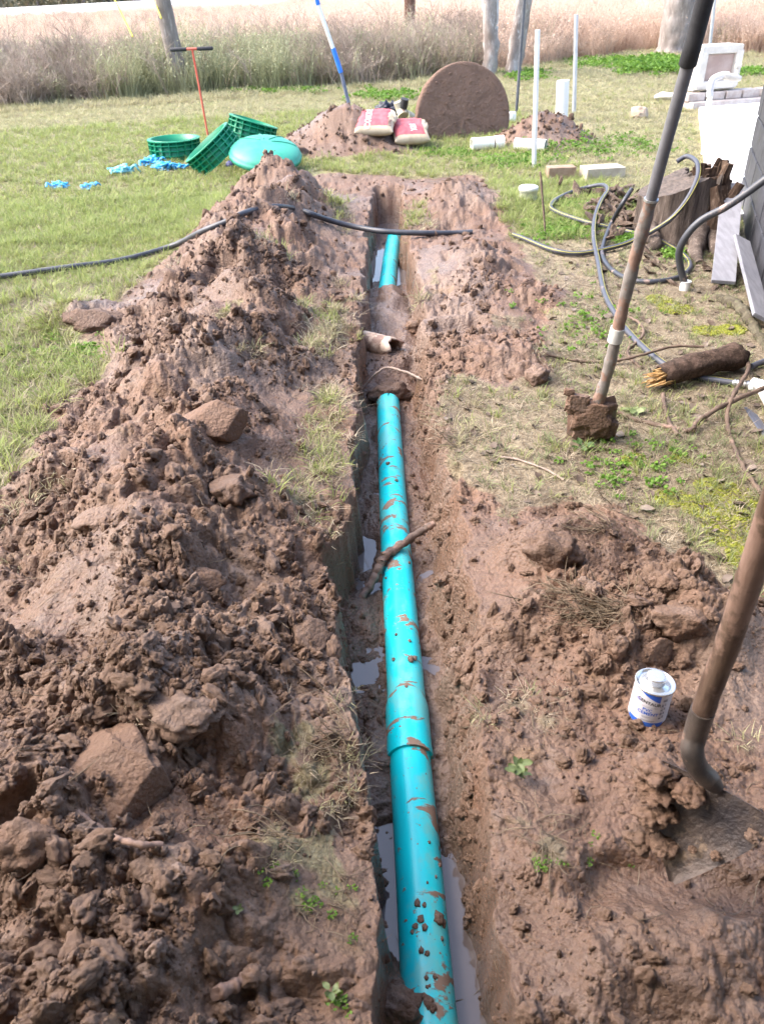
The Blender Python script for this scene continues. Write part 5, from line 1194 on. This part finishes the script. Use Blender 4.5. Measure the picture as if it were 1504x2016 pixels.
y = np.concatenate([1.2 + 5.8 * rng.random(N // 2), 5.5 + 15 * rng.random(N // 2) ** 1.25]); hw = .52 * (.826 * y + .9); x = rng.uniform(-1, 1, N) * hw
z, M = land(x, y, True); ed = lawn_edge(x)
clump = .5 + .5 * fbm(x * 1.4, y * 1.4, 311, 3); fine = .5 + .5 * perlin(x * 7, y * 7, 312)
right_near = (x > .1) & (y < 5.2)
dens = (y < ed + .2 - .0 * x) * (1 - M['mud']) ** 2 * np.clip(.35 + .9 * clump * fine + .2, 0, 1) * np.where(right_near, .55 * np.clip(clump * 1.5 - .1, .15, 1), 1) * (y < ed + .6)
sx_, sy_ = SX, SY; dens *= (np.hypot(x - SX, y - SY) > .38)
slabk = (x > np.interp(y, [p[1] for p in sorted(S, key=lambda t: t[1])], [p[0] for p in sorted(S, key=lambda t: t[1])])) & (y > 5.9) & (y < 12); dens = dens * np.where(slabk, .0, 1)
behind = ((np.stack([x, y], 1) - wa[:2]) @ wn_[:2] > -.02) & ((np.stack([x, y], 1) - wa[:2]) @ wd[:2] > -.3); dens = dens * np.where(behind, 0, 1)
k = rng.random(N) < dens; x, y, z, ed, clump, rn = x[k], y[k], z[k], ed[k], clump[k], right_near[k]; n = len(x)
u = rng.random(n); left_near = (x < -.6) & (y < 4.6)
pid = np.where(u < .24, 0, np.where(u < .56, 3, 6)); pid = np.where(left_near, np.where(u < .40, 0, np.where(u < .52, 9, np.where(u < .7, 3, 6))), pid)
pid = np.where(rn, np.where(u < .22, 0, np.where(u < .28, 3, np.where(u < .52, 12, 6))), pid); pid = np.where((y > 5) & ~rn, np.where(u < .12, 0, np.where(u < .52, 3, np.where(u < .64, 9, 6))), pid)
green_band = (y > ed - 3) & (u < .65); pid = np.where(green_band, 9, pid); pid = np.where((x > 2.0) & (y > 6) & (u < .5), 9, pid)
pid = pid + rng.integers(0, 3, n)
s = (.55 + .6 * rng.random(n)) * np.where(y > 5.5, .85 + .05 * y, 1) * np.where(left_near, 1.25, 1) * np.where(rn, .75, 1) * np.where(y > ed - .8, 1.5, 1)
scatter('grass', np.stack([x, y, z - .003], 1), np.stack([rng.normal(0, .15, n), rng.normal(0, .15, n), rng.uniform(0, 6.28, n)], 1), np.stack([s, s, s * rng.uniform(.7, 1.2, n)], 1), pid, gp, 'patchy lawn of green and dry grass round the mud', 'grass')
print('grass', n)
# rank tufts along the trench lip and scattered over the spoil
TU = [(628, 668, 40, 1.5, 40), (600, 690, 25, 1.3, 18), (640, 820, 35, 1.2, 26), (655, 790, 20, 1.3, 14), (650, 770, 18, 1.2, 10), (660, 870, 30, 1.0, 16), (625, 890, 30, .9, 16), (590, 950, 30, .9, 14), (640, 940, 25, .9, 14), (660, 620, 20, 1.2, 12), (690, 640, 14, 1.2, 10), (665, 560, 16, 1.1, 10), (690, 430, 8, 1.2, 8), (680, 455, 8, 1.1, 6),
      (350, 520, 18, 1.3, 14), (560, 385, 14, 1.4, 14), (700, 590, 14, 1., 8), (500, 700, 16, 1.1, 8), (470, 690, 14, 1.1, 6), (820, 610, 6, 1.3, 5), (830, 590, 5, 1.3, 5), (30, 1010, 35, 1.2, 10), (110, 945, 25, 1.1, 8), (20, 1115, 12, 1, 4), (600, 1030, 20, .8, 6), (640, 1050, 20, .8, 6), (600, 1500, 40, .6, 10), (550, 1690, 40, .6, 8), (640, 1600, 30, .6, 8),
      (680, 1560, 30, .7, 10), (700, 1480, 30, .7, 10), (690, 1380, 30, .7, 8), (1080, 1420, 40, .6, 8), (960, 1420, 20, .7, 6), (1300, 800, 22, 1.2, 6), (1245, 800, 20, 1.1, 6), (860, 830, 25, .9, 12), (900, 850, 30, .9, 20), (930, 790, 30, .9, 20), (905, 880, 20, .9, 10), (950, 860, 40, .9, 18), (1290, 575, 14, 1.2, 5), (880, 760, 25, .9, 14), (1460, 1460, 25, .8, 5), (260, 1400, 20, .7, 4), (440, 830, 14, .8, 4), (1150, 660, 16, 1.1, 6), (1060, 690, 12, 1.0, 5)]
P_ = []; S_ = []
for a, b, sp, sc_, c in TU:
    for _ in range(c):
        q = GT(a + random.gauss(0, sp * .5), b + random.gauss(0, sp * .4), 0, True); P_.append(q - (0, 0, .004)); S_.append(sc_ * random.uniform(.6, 1.15))
S_ = np.array(S_); n = len(S_); pid = np.where(rng.random(n) < .72, np.where(rng.random(n) < .5, 0, 9), 6) + rng.integers(0, 3, n)
scatter('grass', np.array(P_), np.stack([rng.normal(0, .3, n), rng.normal(0, .3, n), rng.uniform(0, 6.28, n)], 1), np.stack([S_, S_, S_], 1), pid, gp, 'rank grass tufts hanging along the trench lip', 'grass')
# clover and low leaves
def leafy(nl, r0, lr, rs):
    r = random.Random(rs); mb = MB()
    for _ in range(nl):
        a = r.uniform(0, 6.28); d = r0 * math.sqrt(r.random()); c = Vector((d * math.cos(a), d * math.sin(a), r.uniform(.008, .03))); s_ = lr * r.uniform(.6, 1.2); tl = Euler((r.gauss(0, .5), r.gauss(0, .5), r.uniform(0, 6.3))).to_matrix()
        V = [c + tl @ Vector((s_ * math.cos(t) * (1 if i else 1), s_ * .8 * math.sin(t), .15 * s_ * math.cos(2 * t))) for i, t in enumerate(np.linspace(0, 2 * math.pi, 7)[:-1])]; mb.add(V, [tuple(range(6))], False)
    return mb
MAT['clover'] = blade_mat('clover_leaf', (.09, .20, .025), (.19, .34, .05), (.12, .2, .03), .4)
cp_ = [proto('clover', leafy(16, .03, .0085, i), MAT['clover']) for i in range(3)]
CLV = [(1100, 455, 48, 16, 300, 1.0), (1120, 405, 35, 9, 70, 1.0), (1230, 470, 25, 9, 60, 1.), (1330, 505, 25, 10, 60, .9), (1190, 125, 70, 8, 350, 2.6), (1290, 132, 60, 12, 600, 3.4), (1040, 150, 40, 8, 150, 2.4), (1460, 145, 40, 6, 120, 2.5), (900, 305, 60, 8, 110, 1.2), (1000, 322, 60, 10, 130, 1.2), (1040, 312, 60, 8, 60, 1.2), (1200, 290, 120, 20, 200, 1.3), (560, 180, 80, 6, 160, 2.2), (760, 190, 60, 8, 120, 2.2), (130, 700, 60, 30, 60, .9), (640, 1795, 90, 60, 9, .32), (560, 1740, 60, 45, 7, .32), (1080, 1680, 60, 40, 8, .3), (1180, 1660, 80, 30, 6, .3), (670, 1960, 30, 20, 3, .4), (1250, 920, 120, 50, 60, .7), (1160, 640, 100, 50, 60, .8)]
P_ = []; S_ = []
for a, b, sx1, sy1, c, sc_ in CLV:
    for _ in range(c): q = GT(a + random.gauss(0, sx1 * .6), b + random.gauss(0, sy1 * .6)); P_.append(q); S_.append(sc_ * random.uniform(.6, 1.2))
S_ = np.array(S_); n = len(S_); scatter('clover', np.array(P_), np.stack([rng.normal(0, .1, n), rng.normal(0, .1, n), rng.uniform(0, 6.28, n)], 1), np.stack([S_, S_, S_], 1), rng.integers(0, 3, n), cp_, 'bright clover and low weeds in patches', 'clover')
# moss cushions
mp = []
for i in range(3): mb = MB(); mb.blob((0, 0, 0), (1, 1, .55), 3, .5, 3, 400 + i, None, (), .3); mp.append(proto('moss', mb, blade_mat('moss', (.13, .15, .012), (.24, .25, .03), (.10, .11, .012), .1) if i == 0 else mp[0].data.materials[0]))
P_ = []
for mx, my, r in MOSS:
    for _ in range(int(700 * r / .08)):
        a = random.uniform(0, 6.28); d = r * math.sqrt(random.random()) * 1.1; P_.append((mx + d * math.cos(a), my + d * math.sin(a), 0))
P_ = np.array(P_); zz, M = land(P_[:, 0], P_[:, 1], True); k = mossiness(P_[:, 0], P_[:, 1]) > .25; P_ = P_[k]; P_[:, 2] = zz[k]; n = len(P_); s = rng.uniform(.003, .008, n)
scatter('moss', P_, rng.normal(0, .2, (n, 3)), np.stack([s, s, s], 1), rng.integers(0, 3, n), mp, 'yellow-green moss cushions on the yard', 'moss')
# straw bits, rootlets and dead leaves over soil and yard
def strand(rs, L=.08):
    r = random.Random(rs); q = [np.zeros(3)]; d = np.array((1.0, 0, .1))
    for _ in range(4): d = d + np.array((r.gauss(0, .35), r.gauss(0, .35), r.gauss(0, .25))); d /= np.linalg.norm(d); q.append(q[-1] + d * L / 4)
    mb = MB(); mb.tube(q, [.0009, .0012, .0011, .001, .0005], 4, False); return mb
MAT['strand'] = blade_mat('straw_strand', (.14, .10, .065), (.33, .265, .18), (.15, .11, .075), .1)
st = [proto('strand', strand(i), MAT['strand']) for i in range(5)]
def leafm(rs):
    r = random.Random(rs); V = []; n_ = 6
    for i in range(n_ + 1):
        t = i / n_; w = .32 * math.sin(math.pi * min(1, t * .96 + .03)) ** .8; c = .12 * math.sin(t * 3 + rs)
        V += [(t - .5, -w, c + .12 * r.random()), (t - .5, 0, c - .03), (t - .5, w, c + .12 * r.random())]
    mb = MB(); mb.add(V, [(3 * i + j, 3 * i + j + 1, 3 * i + j + 4, 3 * i + j + 3) for i in range(n_) for j in (0, 1)]); return mb
MAT['deadleaf'] = blade_mat('dead_leaf', (.09, .062, .045), (.20, .16, .13), (.12, .09, .065), .1)
dl = [proto('dead_leaf', leafm(i), MAT['deadleaf']) for i in range(4)]
N = 14000; y = .7 + 5 * rng.random(N) ** 1.3; x = rng.uniform(-1, 1, N) * .5 * (.826 * y + .9); z, M = land(x, y, True)
pr = np.where((x > .2) & (M['mud'] < .4), 1.0, np.where(M['turf'] > .3, 1.0, np.where(M['mud'] > .5, .05, .12))); k = rng.random(N) < pr; x, y, z = x[k], y[k], z[k]; n = len(x); s = rng.uniform(.35, .95, n)
scatter('straw_litter', np.stack([x, y, z + .004], 1), np.stack([rng.uniform(0, 6.3, n), rng.normal(0, .15, n), rng.uniform(0, 6.3, n)], 1), np.stack([s, s, s], 1), rng.integers(0, 5, n), st, 'dry straw strands and rootlets littering the soil', 'straw')
ex = []
for a, b, w_, h_, c in [(1190, 1200, 60, 28, 160), (1180, 1030, 40, 25, 60), (560, 1650, 30, 20, 30), (690, 1150, 14, 60, 60), (680, 1450, 20, 60, 60), (1120, 1170, 70, 20, 60), (1370, 440, 16, 40, 60), (1400, 470, 14, 40, 50), (890, 860, 10, 50, 40)]:
    for _ in range(c): ex.append(GT(a + random.gauss(0, w_ * .6), b + random.gauss(0, h_ * .6), .012, True))
ex = np.array(ex); n = len(ex); s = rng.uniform(.5, 1.4, n)
scatter('rootlets', ex, np.stack([rng.uniform(0, 6.3, n), rng.normal(0, .35, n), rng.normal(2.8, .6, n)], 1), np.stack([s, s, s], 1), rng.integers(0, 5, n), st, 'torn hair roots sticking out of the clods', 'roots')
N = 1500; y = 1.6 + 4 * rng.random(N); x = .1 + rng.random(N) * .55 * (.826 * y + .9); z, M = land(x, y, True); k = (M['mud'] < .5) & (rng.random(N) < .5); x, y, z = x[k], y[k], z[k]; n = len(x); s = rng.uniform(.018, .05, n)
scatter('dead_leaves', np.stack([x, y, z + .006], 1), np.stack([rng.normal(0, .3, n), rng.normal(0, .3, n), rng.uniform(0, 6.3, n)], 1), np.stack([s, s, s], 1), rng.integers(0, 4, n), dl, 'dead leaves scattered over the yard', 'leaves')
# broad-leaved plants
def plant(label, px, py, nl, ls, mat, ht=.04):
    p = GT(px, py, 0, True); T = thing('weed_plant', label, 'plant', p, 'small broad-leaved weeds')
    for k in range(nl):
        a = k * 2.4; r0 = ls * random.uniform(.4, 1.2); mb = leafm(k); e = Euler((random.gauss(0, .3), -random.uniform(.0, .5), a)).to_matrix(); c = Vector(p) + Vector((math.cos(a) * r0, math.sin(a) * r0, ht * random.uniform(.3, 1)))
        m2 = MB(); m2.add([c + e @ (Vector(v) * ls * 1.3) for v in mb.v], mb.f); o = m2.build('leaf', mat, T)
leafg = pm('weed_leaf', (.10, .14, .04), (.19, .23, .09), 30, .5, bump=.2, trans=.25, dirt=.25)
plant('leafy weed on the mud beside the trench, below the clay mound', 1020, 1535, 13, .019, leafg, .06); plant('flat green weed on the yard beside the planted spade', 1245, 815, 8, .030, leafg, .02); plant('dark weed under the planted spade blade', 1145, 885, 7, .026, pm('dark_weed_leaf', (.05, .10, .03), (.1, .16, .05), 30, .5, trans=.2), .02); plant('small weed by the slumped mud at the picture foot', 655, 1965, 6, .013, leafg, .03); plant('small weed on the trampled strip left of trench', 470, 1795, 5, .009, leafg, .015)

# ------------------------------------------------------------------ rough field, brush and far wood
def weed(ns, h, rs, wd_, seeds, spread=.25, lean=.25, br=0):
    r = random.Random(rs); mb = MB()
    for _ in range(ns):
        a = r.uniform(0, 6.28); d = spread * math.sqrt(r.random()); p = np.array((d * math.cos(a), d * math.sin(a), 0)); hh = h * r.uniform(.45, 1.1); dv = np.array((r.gauss(0, lean), r.gauss(0, lean), 1.0)); ang = r.uniform(0, 3.14); s_ = np.array((math.cos(ang), math.sin(ang), 0)) * wd_ / 2; bend = np.array((r.gauss(0, .2), r.gauss(0, .2), -.1)) * hh
        q = [p, p + dv * hh * .5 + bend * .2, p + dv * hh + bend]; V = []
        for i, c in enumerate(q): k = (1, .8, .35)[i]; V += [c - s_ * k, c + s_ * k]
        mb.add(V, [(0, 1, 3, 2), (2, 3, 5, 4)])
        for _ in range(seeds):
            c = q[1] * .3 + q[2] * .7 + np.array((r.gauss(0, .04), r.gauss(0, .04), r.gauss(0, .1 * hh))); z_ = r.uniform(.012, .03); e = np.array((r.gauss(0, 1), r.gauss(0, 1), r.gauss(0, 1))); e /= np.linalg.norm(e); f = np.cross(e, (0, 0, 1)); mb.add([c - e * z_, c + f * z_ * .6, c + e * z_, c - f * z_ * .6], [(0, 1, 2, 3)])
        for _ in range(br):
            c = q[1] * r.random() + q[2] * (1 - r.random()) * .5 + q[1] * 0; e = c + np.array((r.gauss(0, .12), r.gauss(0, .12), r.uniform(.02, .2))); mb.add([c - s_ * .5, c + s_ * .5, e], [(0, 1, 2)])
    return mb
MAT['weed_tan'] = blade_mat('dry_tan_weed', (.60, .45, .33), (.80, .65, .50), (.52, .41, .27), .5); MAT['weed_brown'] = blade_mat('dry_brown_weed', (.45, .325, .245), (.66, .51, .41), (.46, .36, .24), .4); MAT['weed_pink'] = blade_mat('pale_pink_broomsedge', (.56, .41, .32), (.70, .54, .43), (.46, .36, .27), .4); MAT['weed_green'] = blade_mat('grey_green_weed', (.27, .285, .16), (.42, .42, .26), (.25, .29, .11), .35)
def brush(rs):
    r = random.Random(500 + rs); mb = MB()
    def go(p, d, L, rad, dep):
        q = p + d * L; mb.tube([p, (p + q) / 2 + np.array([r.gauss(0, .06) for _ in range(3)]) * L, q], [rad, rad * .8, rad * .55], 3, False)
        if dep:
            for _ in range(3):
                e = d + np.array((r.gauss(0, .6), r.gauss(0, .6), r.gauss(.05, .35))); go(p + (q - p) * r.uniform(.4, 1), e / np.linalg.norm(e), L * r.uniform(.5, .8), rad * .62, dep - 1)
    for _ in range(5): e = np.array((r.gauss(0, .35), r.gauss(0, .35), 1.0)); go(np.array((r.gauss(0, .12), r.gauss(0, .12), 0)), e / np.linalg.norm(e), r.uniform(.3, .5), .008, 3)
    return mb
MAT['twigs'] = blade_mat('bare_brush_twig', (.26, .2, .16), (.42, .34, .28), (.26, .2, .16), 0)
wp = [proto('weed', weed(36, .66, i, .008, 2, .30, .24, 1), MAT['weed_tan']) for i in range(3)] + [proto('weed', weed(34, .7, 10 + i, .009, 5, .28, .25, 3), MAT['weed_brown']) for i in range(3)] + [proto('weed', weed(60, .8, 20 + i, .009, 1, .32, .14), MAT['weed_pink']) for i in range(3)] + [proto('weed', weed(44, .75, 30 + i, .009, 3, .3, .25, 2), MAT['weed_green']) for i in range(3)] + [proto('brush', brush(i), MAT['twigs']) for i in range(3)]
N = 42000; y = 12 + 90 * rng.random(N) ** 1.7; x = rng.uniform(-1, 1, N) * (.62 * y + 1.0); ed = lawn_edge(x); z, _ = land(x, y, False)
k = (y > ed + .25 + .5 * perlin(x * .9, y * .9, 321)) & ~((x < -8) & (y > 75)); x, y, z, ed = x[k], y[k], z[k], ed[k]; n = len(x); u = rng.random(n); dd = y - ed; pat = fbm(x * .25, y * .25, 322, 2)
pinky = sstep(1.5, 8, dd + 4 * pat + .5 * np.clip(x, -8, 8)) * np.where(x < -3, .7, 1); pid = np.where(u < pinky, 6, np.where(rng.random(n) < .78, 0, 3)); gside = (x > 2.5) & (dd < 6 + 3 * pat) & (rng.random(n) < .75); pid = np.where(gside, 9, pid); pid = np.where((x > -4.2) & (x < -1.2) & (dd < 2.2) & (u < .7), 3, pid); pid = np.where((dd < 7) & (rng.random(n) < .06), 12, pid); pid = pid + rng.integers(0, 3, n)
s = rng.uniform(.5, 1.35, n) * np.where(dd < 1.2, .8, 1) * (1 + .15 * sstep(20, 60, y)) * np.where((x < -3) & (y > 17), .62, 1)
scatter('weeds', np.stack([x, y, z - .02], 1), np.stack([rng.normal(0, .1, n), rng.normal(0, .1, n), rng.uniform(0, 6.3, n)], 1), np.stack([s, s, s * rng.uniform(.8, 1.2, n)], 1), pid, wp, 'tall dry weeds and broomsedge filling the rough field', 'weeds')
print('weeds', n)
# far wood beyond the road
MAT['wood_far'] = blade_mat('far_wood_leaf', (.10, .11, .07), (.22, .21, .14), (.12, .1, .08), .2); MAT['far_trunk'] = bark_mat('far_trunk', (.14, .12, .11), (.26, .23, .22), (.3, .28, .27), 2)
def fartree(rs):
    r = random.Random(rs); mb = MB(); h = 9
    mb.tube([(0, 0, -.5), (r.gauss(0, .2), 0, h * .5), (r.gauss(0, .5), 0, h)], [.22, .15, .05], 6, False, 0, True, 1, 0)
    for k in range(5): a = r.uniform(0, 6.28); zz = h * r.uniform(.1, .8); mb.tube([(0, 0, zz), (math.cos(a) * 1.5, math.sin(a) * 1.5, zz + 1.4)], [.07, .02], 4, False)
    for _ in range(420):
        a = r.uniform(0, 6.28); d = 2.4 * math.sqrt(r.random()); c = np.array((d * math.cos(a), d * math.sin(a), h * (.02 + .95 * r.random()))); e = np.array([r.gauss(0, 1) for _ in range(3)]) * .17; f = np.array([r.gauss(0, 1) for _ in range(3)]) * .17; mb.add([c - e, c + f, c + e, c - f], [(0, 1, 2, 3)], False, 1)
    return mb
ft = [proto('far_tree', fartree(i), [MAT['far_trunk'], MAT['wood_far']]) for i in range(4)]
t_ = np.concatenate([rng.uniform(-120, 420, 420)]); off = 14 + rng.random(420) * 40; q = RA[None, :] + RD[None, :] * t_[:, None] + RN[None, :] * off[:, None]; q[:, 2] = .2; s = rng.uniform(.7, 1.4, 420)
scatter('far_wood', q, np.stack([0 * s, 0 * s, rng.uniform(0, 6.3, 420)], 1), np.stack([s, s, s], 1), rng.integers(0, 4, 420), ft, 'far line of bare trees beyond the road', 'wood')
